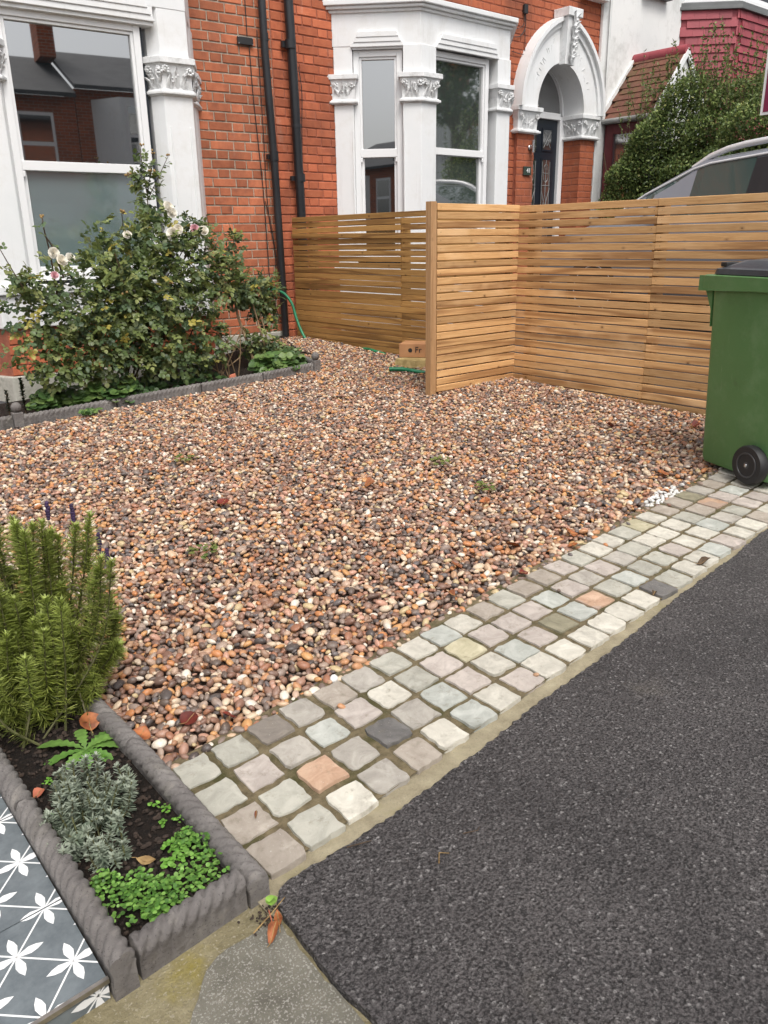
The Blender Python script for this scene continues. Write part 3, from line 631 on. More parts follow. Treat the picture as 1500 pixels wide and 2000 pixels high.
def sash(parent, a, b, zs, panes, xf=ID, fr=.05, rec=.0, rail=None):
    """sash window on the plan line a -> b (outside on the right-hand side); zs = bottom, rail bottom, rail top, top; panes = (lower, upper) materials"""
    A, B = Vector(a), Vector(b); e = (B-A).normalized(); n = Vector((e.y, -e.x)); L = (B-A).length; z0, r0, r1, z1 = zs
    def bx(m, s0, s1, d0, d1, za, zb):
        q = [A+e*s0+n*d0, A+e*s1+n*d0, A+e*s1+n*d1, A+e*s0+n*d1]; m.prism([(p.x, p.y) for p in q], za, zb); return m
    m = MB(); bx(m, -fr, 0, -.05, .018, z0-fr, z1+fr); bx(m, L, L+fr, -.05, .018, z0-fr, z1+fr); bx(m, 0, L, -.05, .018, z1, z1+fr); bx(m, 0, L, -.05, .018, z0-fr, z0)
    w = m.build('window', 'window_white', parent, xf, bevel=.004)
    s = MB(); bx(s, -.0, .022, -.04, .004, r0, z1-.001); bx(s, L-.022, L, -.04, .004, r0, z1-.001); bx(s, .022, L-.022, -.04, .004, z1-.022, z1-.001); bx(s, .0, L, -.04, .012, r0, r1); s.build('sash_frame', 'window_white', w, xf, bevel=.003)
    s = MB(); bx(s, .0, .030, -.05, -.014, z0, r0-.001); bx(s, L-.030, L, -.05, -.014, z0, r0-.001); bx(s, .03, L-.03, -.05, -.014, z0, z0+.05); s.build('sash_frame', 'window_white', w, xf, bevel=.003)
    hn = MB(); bx(hn, -.012, .018, -.0, .012, r0-.045, r0-.002); bx(hn, L-.018, L+.012, -.0, .012, r0-.045, r0-.002); hn.build('sash_horn', 'window_white', w, xf, bevel=.006)
    p = MB(); bx(p, .018, L-.018, -.030, -.022, r1-.005, z1-.018); p.build('pane', panes[1], w, xf)
    p = MB(); bx(p, .026, L-.026, -.042, -.034, z0+.04, r0+.01); p.build('pane', panes[0], w, xf)
    return w
def hood(parent, a, b, z, h, xf=ID, out=.03, name='lintel'):
    """stepped moulding over a window with splayed ends"""
    A, B = Vector(a), Vector(b); e = (B-A).normalized(); n = Vector((e.y, -e.x)); L = (B-A).length; m = MB()
    for k, (t0, t1, ins, o) in enumerate(((0, .30, 0, out*.55), (.30, .62, .03, out*.8), (.62, 1, .055, out))):
        i0, i1 = ins, ins+.018
        lo = [A+e*i0, A+e*(L-i0)]; hi = [A+e*i1, A+e*(L-i1)]
        r = [[(lo[0].x, lo[0].y, z+h*t0), (lo[1].x, lo[1].y, z+h*t0), (lo[1].x+n.x*o, lo[1].y+n.y*o, z+h*t0), (lo[0].x+n.x*o, lo[0].y+n.y*o, z+h*t0)],
             [(hi[0].x, hi[0].y, z+h*t1), (hi[1].x, hi[1].y, z+h*t1), (hi[1].x+n.x*o, hi[1].y+n.y*o, z+h*t1), (hi[0].x+n.x*o, hi[0].y+n.y*o, z+h*t1)]]
        m.loft(r)
    return m.build(name, 'white_paint', parent, xf, bevel=.004)

# ---------------------------------------------------------------- house behind the rose bed
C5, S5 = math.cos(R(5)), math.sin(R(5))
def F1(p): return (4.45+C5*p[0]+S5*p[1], 6.76-S5*p[0]+C5*p[1], p[2])
h1 = thing('terraced_house', 'terraced house with orange brick wall and white bay window behind the roses', 'house', (2.3, 6.9, gz(2.3, 6.9)))
MB().box(-.80, 0, .004, .35, -1.25, 2.35).build('wall', 'mortar', h1, F1)
MB().box(-4.6, -2.9, .004, .35, -1.25, 2.35).build('side_wall', 'brick_far', h1, F1)
MB().box(-4.6, 0, .004, .35, 2.352, 5.2).build('upper_wall', 'brick_far', h1, F1)
MB().box(-.79, -.0, -.03, .0035, -1.25, -.83).build('plinth', 'plinth', h1, F1, bevel=.008)
lay(h1, [(*F1((u, .004, z))[:2], z, -R(5), k, s) for u, z, k, s in brick_run(-.765, -.004, -.826, 2.3)], 'brick_orange')
bay = [(-2.95, 0), (-2.66, -.6), (-1.04, -.6), (-.75, 0)]
MB().prism(offset(bay, -.0), 1.66, 2.35).build('bay_fascia', 'white_paint', h1, F1, bevel=.004)
m = MB(); m.prism(offset(bay, .03), 2.10, 2.16); m.prism(offset(bay, .06), 2.16, 2.21); m.build('cornice', 'white_paint', h1, F1, bevel=.006)
bx = MB(); bx.prism([(-2.4, -.6), (-1.30, -.6), (-1.30, -.40), (-2.4, -.40)], 1.535, 1.6605); bx.build('bay_lintel', 'white_paint', h1, F1)
hood(h1, (-2.42, -.6), (-1.29, -.6), 1.56, .13, F1, .035)
pr = [(-1.335, -.50), (-1.27, -.6), (-1.04, -.6), (-.953, -.42), (-1.05, -.36), (-1.335, -.38)]
pl = [(-2.36, -.38), (-2.65, -.36), (-2.75, -.42), (-2.66, -.6), (-2.44, -.6), (-2.375, -.50)]
pw = [(-.90, -.25), (-.83, -.17), (-.735, .003), (-.97, .003)]
for P_, nm in ((pr, 0), (pl, 1), (pw, 2)):
    m = MB(); m.prism(P_, -.28, 1.12); m.build('pilaster', 'white_paint', h1, F1, bevel=.007)
    m = MB(); m.prism(offset(P_, -.003), 1.30, 1.661); m.build('pilaster_block', 'white_paint', h1, F1, bevel=.004)
capital(h1, pr, 1.075, 1.338, [((-1.335, -.50), (-1.27, -.6)), ((-1.27, -.6), (-1.04, -.6)), ((-1.04, -.6), (-.953, -.42))], F1, 1, .034)
capital(h1, pl, 1.075, 1.338, [((-2.66, -.6), (-2.44, -.6)), ((-2.44, -.6), (-2.375, -.5))], F1, 5, .034)
capital(h1, pw, 1.075, 1.325, [((-.83, -.17), (-.735, .003))], F1, 8, .034)
for P_ in ([(-1.0, -.50), (-.88, -.24), (-.93, -.22), (-1.06, -.48)], [(-2.70, -.50), (-2.83, -.24), (-2.78, -.22), (-2.64, -.48)]): MB().prism(P_, -.28, 1.661).build('side_light', 'glass_dark', h1, F1)
# moulded strip on the shaft
for s in (-1.235, -1.075): MB().box(s-.006, s+.006, -.607, -.598, -.2, .86).build('shaft_moulding', 'white_paint', h1, F1, bevel=.003)
sash(h1, (-2.363, -.545), (-1.448, -.545), (-.20, .515, .58, 1.49), ('film', 'glass_dark'), F1, fr=.05)
MB().prism([(-2.30, -.5), (-1.36, -.5), (-1.36, -.36), (-2.42, -.36)], -.28, 1.54).build('room_shade', 'door_blue', h1, F1)  # shade of the room put in as a dark solid behind the panes
m = MB(); m.prism(offset(bay, .045), -.34, -.275); m.prism(offset(bay, .015), -.58, -.341); m.build('bay_sill', 'white_paint', h1, F1, bevel=.008)
MB().prism(offset(bay, -.012), -.93, -.581).build('bay_wall', 'mortar_red', h1, F1)
bl = []
for u, z, k, s in brick_run(-2.65, -1.05, -.925, -.60): bl.append((*F1((u, -.587, z))[:2], z, -R(5), k, s))
ca = math.atan2(.6, .29)
for u, z, k, s in brick_run(.01, .65, -.925, -.60): bl.append((*F1((-1.04+.29*u/.666-.010, -.6+.6*u/.666+.006, z))[:2], z, -R(5)+ca, k, s))
lay(h1, bl, 'brick_red', 120)
MB().prism(offset(bay, .012), -1.25, -.931).build('bay_plinth', 'plinth', h1, F1, bevel=.01)
# small electrical bracket, cables, rain pipe
t = MB().box(-.335, -.185, -.03, -.008, 1.62, 1.682).build('wall_bracket', 'black_plastic', h1, F1, bevel=.006)
m = MB()
for u, z in ((-.326, 1.676), (-.194, 1.674), (-.326, 1.627), (-.194, 1.626)): m.ball((u, -.033, z), .006, 6, 5)
m.build('screw', 'lamp_steel', t, F1)
m = MB(); m.tube([(-.235, -.013, 2.3), (-.235, -.013, 1.69)], .004, 6); m.tube(smooth_path([(-.222, -.016, 1.62), (-.21, -.014, 1.2), (-.17, -.014, .5), (-.16, -.016, .0), (-.15, -.02, -.45), (-.08, -.05, -.72)]), .004, 6); m.build('cable', 'black_plastic', h1, F1)
m = MB(); m.tube(smooth_path([(-.14, -.018, 1.75), (-.135, -.02, 1.0), (-.13, -.016, .3), (-.08, -.018, -.1), (-.05, -.03, -.4)]), .0035, 6); m.tube(smooth_path([(-.155, -.015, .36), (-.10, -.02, .1), (-.085, -.02, -.2), (-.12, -.03, -.62)]), .003, 6); m.build('cable', 'black_plastic', h1, F1)
m = MB(); m.tube([(4.335, 6.70, 2.4), (4.345, 6.70, 1.55), (4.375, 6.695, .76), (4.385, 6.69, .1), (4.395, 6.685, -.95)], .034, 14); dp = m.build('rain_pipe', 'pipe_black', h1, auto=40)
m = MB(); m.tube([(4.376, 6.695, .78), (4.377, 6.695, .70)], .041, 14); m.tube([(4.345, 6.70, 1.72), (4.346, 6.7, 1.66)], .037, 14); m.build('collar', 'pipe_black', dp, auto=40)
m = MB(); m.box(4.32, 4.43, 6.71, 6.74, .715, .755); m.build('pipe_clip', 'pipe_black', dp)
sl_ = MB(); sl_.loft([[(*F1((-4.6, -.3, 5.2))[:2], 5.2), (*F1((0, -.3, 5.2))[:2], 5.2), (*F1((0, 4, 8))[:2], 8), (*F1((-4.6, 4, 8))[:2], 8)], [(*F1((-4.6, -.3, 5.1))[:2], 5.1), (*F1((0, -.3, 5.1))[:2], 5.1), (*F1((0, 4, 7.9))[:2], 7.9), (*F1((-4.6, 4, 7.9))[:2], 7.9)]]).build('roof', 'roof_slate', h1)

# ---------------------------------------------------------------- house with the arched porch
WY = 6.76
h2 = thing('terraced_house', 'red brick terraced house with carved white arch porch over a dark blue door', 'house', (6.9, 6.9, gz(6.9, 6.9)))
AX, AZ0 = 8.45, 1.42
def arch_out(x, g_=0):
    d = abs(x-AX); r = 1.028+g_; c = 1.028-.79
    return AZ0+math.sqrt(max(r*r-(d+c)**2, 0)) if d < .79+g_ else -9
m = MB(); m.box(4.452, 8.03, WY+.004, WY+.35, -1.2, 2.9); m.box(8.935, 9.24, WY+.004, WY+.35, -1.2, 2.9); m.box(8.03, 8.91, WY+.004, WY+.35, 1.95, 2.9); m.build('wall', 'mortar_red', h2)
MB().box(4.452, 9.24, WY+.004, WY+.35, 2.902, 5.4).build('upper_wall', 'brick_far', h2)
def sk(u, z, a, b_):
    if a > 5.12 and b_ < 7.55 and z < 2.02: return True
    if z < 1.98 and b_ > 8.0 and a < 8.93: return True
    if z > 1.13 and all(z+.03 < arch_out(q_, -.03) for q_ in (a, b_)): return True
    return z < 1.16 and a > 7.70 and b_ < 9.22
bl = [(u, WY+.004, z, 0, k, s) for u, z, k, s in brick_run(4.458, 9.235, -.90, 2.86, 1, sk)]
# piers either side of the door
def pier(x0, x1, side):
    MB().box(x0+.008, x1-.008, 6.70+.008, WY+.25, -1.2, 1.18).build('porch_pier', 'mortar_red', h2)
    for u, z, k, s in brick_run(x0, x1, -.90, 1.15, 0): bl.append((u, 6.712, z, 0, k, s))
    if side:
        xx = x1 if side > 0 else x0
        for u, z, k, s in brick_run(6.705, 6.97, -.90, 1.15, 1): bl.append((xx-.012*side, u, z, side*R(90), k, s))
pier(7.72, 8.03, 0); pier(8.91, 9.20, -1)
lay(h2, bl, 'brick_red')
# pointed arch with round opening
def arch_pts(kind, n=22, g_=0):
    if kind == 'in': return [(AX-.44*math.cos(math.pi*i/n), AZ0+.51*math.sin(math.pi*i/n)) for i in range(n+1)]
    r = 1.028+g_; c = 1.028-.79; th = math.acos(c/r); h_ = n//2
    L = [(AX+c-r*math.cos(th*i/h_), AZ0+r*math.sin(th*i/h_)) for i in range(h_+1)]
    return L+[(2*AX-x, z) for x, z in L[::-1][1:]]
def arch_ring(name, pi, po, y0, y1, mat, parent, **k):
    n = len(pi); m = MB(); m.v = [(x, y0, z) for x, z in pi]+[(x, y0, z) for x, z in po]+[(x, y1, z) for x, z in pi]+[(x, y1, z) for x, z in po]
    for i in range(n-1): m.f += [(i, i+1, n+i+1, n+i), (i, 2*n+i, 2*n+i+1, i+1), (n+i, n+i+1, 3*n+i+1, 3*n+i), (2*n+i, 3*n+i, 3*n+i+1, 2*n+i+1)]
    m.f += [(0, n, 3*n, 2*n), (n-1, 2*n+n-1, 3*n+n-1, n+n-1)]
    return m.build(name, mat, parent, auto=50, **k)
po = arch_pts('out'); pi = arch_pts('in')
ar = arch_ring('porch_arch', pi, arch_pts('out', g_=-.10), 6.665, 7.02, 'white_paint', h2)
arch_ring('arch_moulding', arch_pts('out', g_=-.10), arch_pts('out', g_=-.04), 6.64, 6.80, 'white_paint', ar)
arch_ring('arch_moulding', arch_pts('out', g_=-.042), po, 6.60, 6.80, 'white_paint', ar)
m = MB(); m.loft([[(AX-.085, 6.58, 1.90), (AX+.085, 6.58, 1.90), (AX+.085, 6.67, 1.90), (AX-.085, 6.67, 1.90)], [(AX-.10, 6.545, 2.38), (AX+.10, 6.545, 2.38), (AX+.10, 6.72, 2.38), (AX-.10, 6.72, 2.38)]]); m.box(AX-.13, AX+.13, 6.52, 6.74, 2.381, 2.47)
ks = m.build('keystone', 'stone_carved', ar, bevel=.006)
m = MB(); r_ = random.Random(3)
for i in range(15):
    t = i/14
    for sg in (-1, 1):
        an = R(90+sg*r_.uniform(25, 60)); d_ = Vector((math.cos(an), -.35, math.sin(an))).normalized(); n_ = Vector((0, -1, 0)); relief_leaf(m, Vector((AX+sg*.012, 6.572-.03*t, 1.91+.44*t)), d_, d_.cross(n_), n_, .10, .026, .022)
    if i % 2: m.ball((AX+r_.uniform(-.03, .03), 6.545-.03*t, 1.94+.44*t), r_.uniform(.012, .02), 8, 6)
m.build('carved_leaves', 'stone_carved', ar, smooth=True)
m = MB()
for s in (-1, 1):
    for i in range(12):
        t = i/11; x = AX+s*(.17+.30*t); z = 2.12-.42*t+.02*math.sin(i*2); an = R(90)-s*R(r_.uniform(-20, 80)); d_ = Vector((math.cos(an), 0, math.sin(an))); n_ = Vector((0, -1, 0)); relief_leaf(m, Vector((x, 6.664, z)), d_, d_.cross(n_), n_, .065*(1.2-abs(t-.45)), .013, .009)
m.build('carved_spray', 'stone_carved', ar, smooth=True)
capital(h2, [(7.71, 6.695), (8.035, 6.695), (8.035, 7.0), (7.71, 7.0)], 1.145, 1.425, [((7.71, 6.695), (8.035, 6.695)), ((8.035, 6.695), (8.035, 6.95))], ID, 20, .045)
capital(h2, [(8.905, 6.695), (9.20, 6.695), (9.20, 7.0), (8.905, 7.0)], 1.145, 1.425, [((8.905, 6.95), (8.905, 6.695)), ((8.905, 6.695), (9.20, 6.695))], ID, 30, .04)
# door, frame, fanlight
DY = 6.99
m = MB(); m.box(8.82, 8.905, DY-.03, DY+.1, -1.0, 1.42); m.box(8.035, 8.12, DY-.03, DY+.1, -1.0, 1.42); m.box(8.12, 8.82, DY-.03, DY+.1, 1.38, 1.455); fr_ = m.build('door_frame', 'window_white', h2, bevel=.006)
dr = MB().box(8.12, 8.82, DY+.012, DY+.06, -1.0, 1.379).build('door', 'door_blue', h2, bevel=.005)
def panel(x0, x1, z0, z1, lead):
    m = MB(); w = .018
    m.box(x0, x1, DY+.002, DY+.013, z0, z0+w); m.box(x0, x1, DY+.002, DY+.013, z1-w, z1); m.box(x0, x0+w, DY+.002, DY+.013, z0+w, z1-w); m.box(x1-w, x1, DY+.002, DY+.013, z0+w, z1-w); m.build('panel_moulding', 'door_blue', dr)
    MB().box(x0+w, x1-w, DY+.006, DY+.0112, z0+w, z1-w).build('glazed_panel', 'glass_lead', dr)
    g = MB(); cx = (x0+x1)/2
    for pl_ in lead: g.tube([(cx+a*(x1-x0-2*w)/2, DY+.004, z0+w+b_*(z1-z0-2*w)) for a, b_ in pl_], .0035, 5)
    g.build('lead_strip', 'gutter_grey', dr)
cir = lambda c, r, ry: [(r*math.cos(t*math.pi/4), c+ry*math.sin(t*math.pi/4)) for t in range(9)]
tall = [cir(.14, .6, .10), cir(.86, .6, .10), [(0, .36), (.5, .5), (0, .64), (-.5, .5), (0, .36)], [(-1, .27), (1, .27)], [(-1, .73), (1, .73)], [(0, 0), (0, .36)], [(0, .64), (0, 1)], [(-1, .3), (0, .5), (1, .7)], [(1, .3), (0, .5), (-1, .7)], [(-.9, .02), (-.9, .98)], [(.9, .02), (.9, .98)], [(-.6, .14), (.6, .14)], [(-.6, .86), (.6, .86)]]
small = [[(-.8, .1), (.8, .9)], [(.8, .1), (-.8, .9)], [(0, .2), (.5, .5), (0, .8), (-.5, .5), (0, .2)]]
panel(8.24, 8.44, 1.02, 1.28, small); panel(8.52, 8.72, 1.02, 1.28, small); panel(8.24, 8.44, -.2, .94, tall); panel(8.52, 8.72, -.2, .94, tall)
n = len(pi); m = MB(); m.v = [(x, DY+.02, z+.036) for x, z in pi]; m.f = [tuple(range(n))]; m.build('fanlight', 'glass_dark', h2)
arch_ring('fanlight_frame', [(AX+(x-AX)*.93, AZ0+.03+(z-AZ0)*.93) for x, z in pi], pi, DY-.02, DY+.03, 'window_white', h2)
MB().box(8.05, 8.90, DY+.1, DY+.16, -1.2, 2.0).build('hall_shade', 'door_blue', h2)  # dark slab behind the door stands in for the shade of the hall
MB().box(8.035, 8.905, 6.5, DY+.1, gz(8.4, 6.8)-.05, gz(8.4, 6.8)+.10).build('doorstep', 'sill_grey', h2, bevel=.01)
def text(name, body, size, mat, parent, loc, rot, ext=.0015):
    c = bpy.data.curves.new(name, 'FONT'); c.body = body; c.size = size; c.extrude = ext; c.align_x = 'CENTER'; c.align_y = 'CENTER'
    tmp = bpy.data.objects.new('tmp', c); COL.objects.link(tmp); dg = bpy.context.evaluated_depsgraph_get(); me = bpy.data.meshes.new_from_object(tmp.evaluated_get(dg)); bpy.data.objects.remove(tmp)
    me.materials.clear(); me.materials.append(MAT[mat]); b = base_of(parent); o = add(name, me, parent, (loc[0]-b.x, loc[1]-b.y, loc[2]+H-b.z)); o.rotation_euler = rot; return o
np_ = MB().box(7.835, 7.965, 6.683, 6.697, .70, .795).build('number_plate', 'plate_green', h2, bevel=.003); text('number', '41', .072, 'sign_white', np_, (7.915, 6.681, .748), (R(90), 0, 0))
m = MB(); m.tube([(7.955, 6.655, .945), (7.955, 6.655, 1.075)], .024, 14); lp = m.build('wall_lamp', 'lamp_steel', h2, auto=40); m = MB(); m.tube([(7.955, 6.66, 1.0), (7.945, 6.70, 1.0)], .02, 12); m.ball((7.945, 6.695, 1.0), (.032, .012, .032), 12, 6); m.build('lamp_bracket', 'lamp_steel', lp, auto=40)
MB().box(7.79, 7.85, 6.72, 6.753, 2.36, 2.45).build('junction_box', 'black_plastic', h2, bevel=.004)
m = MB(); m.tube(smooth_path([(7.835, 6.745, 2.36), (7.83, 6.74, 2.22), (7.74, 6.74, 2.13), (7.60, 6.742, 2.11)]), .005, 6); m.tube(smooth_path([(7.82, 6.745, 2.36), (7.80, 6.74, 2.25), (7.70, 6.74, 2.2), (7.6, 6.742, 2.18)]), .004, 6); m.tube(smooth_path([(7.83, 6.742, 2.24), (7.84, 6.742, 2.0), (7.80, 6.74, 1.96), (7.62, 6.742, 1.97)]), .004, 6); m.build('cable', 'black_plastic', h2)
m = MB(); m.tube([(4.60, 6.69, 2.4), (4.625, 6.69, 1.5), (4.645, 6.69, .3), (4.665, 6.69, -.95)], .042, 14); dp = m.build('soil_pipe', 'pipe_black', h2, auto=40)
m = MB(); m.tube([(4.612, 6.69, 1.70), (4.613, 6.69, 1.63)], .050, 14); m.box(4.54, 4.64, 6.71, 6.74, 1.64, 1.69); m.tube([(4.648, 6.69, .60), (4.649, 6.69, .53)], .050, 14); m.box(4.57, 4.66, 6.71, 6.74, .54, .58); m.tube([(4.635, 6.69, 1.02), (4.636, 6.69, .99)], .046, 14); m.build('collar', 'pipe_black', dp, auto=40)
m = MB(); m.tube(smooth_path([(4.70, 6.71, 1.5), (4.72, 6.70, 1.3), (4.71, 6.71, 1.0), (4.69, 6.70, .7)]), .004, 6); m.build('cable', 'black_plastic', h2)
# canted bay
b0, b1, b2, b3 = (5.128, WY), (5.715, 6.173), (6.95, 6.173), (7.537, WY); q = .7071
cant = lambda s, d=0: (b0[0]+q*s-q*d, b0[1]-q*s-q*d)        # point at s along the left cant, d proud of it
cantr = lambda s, d=0: (b3[0]-q*s+q*d, b3[1]-q*s-q*d)
bp = [b0, b1, b2, b3]
MB().prism(bp, 1.715, 2.0).build('bay_fascia', 'white_paint', h2, bevel=.004)
m = MB(); m.prism(offset(bp, .02), 1.985, 2.012); m.prism(offset(bp, .05), 2.0125, 2.04); m.prism(offset(bp, .075), 2.0405, 2.085); m.build('cornice', 'white_paint', h2, bevel=.006)
mir = lambda P_: [(b0[0]+b3[0]-x, y) for x, y in P_]
pA = [b0, cant(.19), cant(.19, -.12), (b0[0]+.10, WY)]
pB = [cant(.66, -.12), cant(.66, .02), (b1[0]-.006, b1[1]-.018), (b1[0]+.190, b1[1]-.018), (b1[0]+.190, b1[1]+.14)]
pC = mir(pB); pD = mir(pA)
for P_ in (pA, pB, pC, pD):
    MB().prism(P_, -.25, 1.27).build('pilaster', 'white_paint', h2, bevel=.008); MB().prism(offset(P_, -.004), 1.45, 1.716).build('pilaster_block', 'white_paint', h2, bevel=.004)
capital(h2, pB, 1.228, 1.482, [(cant(.66, .02), (b1[0]-.006, b1[1]-.018)), ((b1[0]-.006, b1[1]-.018), (b1[0]+.190, b1[1]-.018))], ID, 40, .034)
capital(h2, offset(pA, .012), 1.228, 1.482, [(b0, cant(.19))], ID, 50, .03)
pc = [(p[0], p[1]) for p in pC[::-1]]
capital(h2, pc, 1.228, 1.482, [((pC[3][0], pC[3][1]), (pC[2][0], pC[2][1])), ((pC[2][0], pC[2][1]), (pC[1][0], pC[1][1]))], ID, 60, .034)
for s in (.175, .675): 
    a_, c_ = cant(s-.006, .028 if s > .5 else .006), cant(s+.006, .028 if s > .5 else .006); MB().prism([a_, c_, cant(s+.006, 0), cant(s-.006, 0)], -.2, 1.0).build('shaft_moulding', 'white_paint', h2, bevel=.003)
sash(h2, cant(.246, -.055), cant(.60, -.055), (-.15, .765, .84, 1.632), ('glass_dark', 'glass_dark'), ID, fr=.055)
sash(h2, (5.905, 6.235), (6.645, 6.235), (-.15, .795, .858, 1.65), ('glass_green', 'glass_green'), ID, fr=.05)
sash(h2, cantr(.60, -.055), cantr(.246, -.055), (-.15, .765, .84, 1.632), ('glass_dark', 'glass_dark'), ID, fr=.055)
MB().prism([cant(.19, -.001), cant(.66, -.001), cant(.66, -.12), cant(.19, -.12)], 1.69, 1.7155).build('bay_soffit', 'white_paint', h2)
hood(h2, cant(.17), cant(.68), 1.705, .125, ID, .03); hood(h2, (5.89, b1[1]), (6.775, b1[1]), 1.705, .125, ID, .035)
MB().prism(offset(bp, -.13), -.3, 1.72).build('room_shade', 'door_blue', h2)  # dark filling of the bay, coloured to stand for the unlit room
m = MB(); m.prism(offset(bp, .05), -.30, -.245); m.prism(offset(bp, .0), -1.2, -.301); m.build('bay_base', 'white_paint', h2, bevel=.008)
sl_ = MB(); sl_.loft([[(4.45, 6.4, 5.4), (9.24, 6.4, 5.4), (9.24, 11, 8.2), (4.45, 11, 8.2)], [(4.45, 6.4, 5.3), (9.24, 6.4, 5.3), (9.24, 11, 8.1), (4.45, 11, 8.1)]]).build('roof', 'roof_slate', h2)
m = MB(); m.box(8.75, 9.27, 6.60, 6.755, 2.72, 2.80); m.box(8.8, 9.22, 6.63, 6.755, 2.66, 2.719); m.build('string_course', 'white_paint', h2, bevel=.006)

# ---------------------------------------------------------------- white rendered house
h3 = thing('rendered_house', 'white rendered house with red shingled bay and small tiled porch roof', 'house', (11, 6.9, gz(11, 6.9)))
MB().box(9.245, 14.5, WY-.002, WY+.4, -1.1, 5.6).build('wall', 'white_render', h3)
MB().box(9.225, 9.40, WY-.05, WY-.003, -1.1, 5.6).build('wall_margin', 'white_render', h3, bevel=.01)
m = MB(); m.tube([(9.30, 6.69, 5), (9.32, 6.69, 1.7), (9.36, 6.69, 1.5)], .006, 6); m.build('cable', 'gutter_grey', h3)
MB().box(10.05, 10.62, WY-.10, WY-.003, 2.885, 2.93).build('window_sill', 'sill_grey', h3, bevel=.006)
# porch: gabled tiled roof, ridge running out from the wall
RX, RZ, EX_, EZ, PY = 10.02, 2.15, 9.37, 1.39, 6.03
sl_len = math.hypot(RX-EX_, RZ-EZ); ang = math.atan2(RZ-EZ, RX-EX_)
rf = MB().loft([[(EX_, PY, EZ-.03), (RX, PY, RZ-.03), (RX, WY, RZ-.03), (EX_, WY, EZ-.03)], [(EX_, PY, EZ), (RX, PY, RZ), (RX, WY, RZ), (EX_, WY, EZ)]]).build('porch_roof', 'roof_tile', h3)
rf2 = MB().loft([[(RX, PY, RZ-.03), (2*RX-EX_, PY, EZ-.03), (2*RX-EX_, WY, EZ-.03), (RX, WY, RZ-.03)], [(RX, PY, RZ), (2*RX-EX_, PY, EZ), (2*RX-EX_, WY, EZ), (RX, WY, RZ)]]).build('porch_roof_slope', 'roof_tile', h3)
tm = bpy.data.meshes.new('roof_tile'); mbt = MB().box(-.07, .07, -.079, .079, 0, .014); tm.from_pydata(mbt.v, [], mbt.f); tm.materials.append(MAT['roof_tile'])
nb = base_of(h3)
for c in range(10):
    for k in range(5):
        s = .045+c*.1; y = PY+.075+k*.162-(.08 if c % 2 else 0)
        if y < PY+.01 or y > WY-.05: continue
        x = EX_+math.cos(ang)*s; z = EZ+math.sin(ang)*s+.012
        o = add('roof_tile', tm, rf, (x-nb.x, y-nb.y, z+H-nb.z)); o.rotation_euler = (random.gauss(0, .01), -ang+.10+random.gauss(0, .015), random.gauss(0, .01))
for k in range(3):
    m = MB(); y0 = PY-.02+k*.25; m.tube([(RX, y0, RZ-.01), (RX, y0+.245, RZ-.01)], .075, 12); m.build('ridge_tile', 'shingle_red', rf, auto=40)
m = MB(); m.tube([(EX_-.03, PY-.03, EZ-.02), (EX_-.03, WY-.05, EZ-.02)], .032, 10); m.build('gutter', 'gutter_grey', h3, auto=40)
m = MB(); m.loft([[(EX_-.02, PY-.03, EZ-.07), (EX_-.02, PY-.005, EZ-.07), (EX_-.02, PY-.005, EZ+.012), (EX_-.02, PY-.03, EZ+.012)], [(RX, PY-.03, RZ-.07), (RX, PY-.005, RZ-.07), (RX, PY-.005, RZ+.02), (RX, PY-.03, RZ+.02)], [(2*RX-EX_, PY-.03, EZ-.07), (2*RX-EX_, PY-.005, EZ-.07), (2*RX-EX_, PY-.005, EZ+.012), (2*RX-EX_, PY-.03, EZ+.012)]]); m.build('verge_board', 'sign_white', h3)
MB().loft([[(EX_+.02, PY+.01, EZ-.05), (RX, PY+.01, RZ-.08), (2*RX-EX_-.02, PY+.01, EZ-.05)], [(EX_+.02, PY+.05, EZ-.05), (RX, PY+.05, RZ-.08), (2*RX-EX_-.02, PY+.05, EZ-.05)]]).build('porch_gable', 'white_render', h3)
m = MB(); m.loft([[(WY_[0], WY_[1], RZ_) for WY_, RZ_ in (((EX_-.02, WY-.005), EZ+.0), ((RX, WY-.005), RZ+.02), ((RX, WY-.005), RZ+.07), ((EX_-.06, WY-.005), EZ+.05))], [(WY_[0], WY_[1], RZ_) for WY_, RZ_ in (((EX_-.02, WY-.035), EZ), ((RX, WY-.035), RZ+.02), ((RX, WY-.035), RZ+.07), ((EX_-.06, WY-.035), EZ+.05))]]); m.build('roof_flashing', 'white_render', h3)
m = MB(); m.box(9.40, 9.47, 6.58, 6.70, -1.0, 1.34); m.box(9.40, 9.47, PY+.06, PY+.15, -1.0, 1.34); m.box(9.40, 9.47, PY+.15, 6.58, 1.22, 1.34); m.box(9.40, 9.47, PY+.15, 6.58, -.3, -.2); m.build('porch_frame', 'red_timber', h3, bevel=.004)
MB().box(9.43, 9.44, PY+.15, 6.58, -.2, 1.22).build('porch_glass', 'glass_lead', h3)
MB().box(9.47, 9.50, 6.45, 6.56, -1.0, 1.2).build('porch_lining', 'white_render', h3)
MB().box(9.40, 9.47, PY+.15, 6.58, -1.0, -.301).build('porch_wall', 'white_render', h3)
MB().box(9.5, 10.6, PY+.06, PY+.14, -1.0, 1.3).build('porch_front', 'white_render', h3)
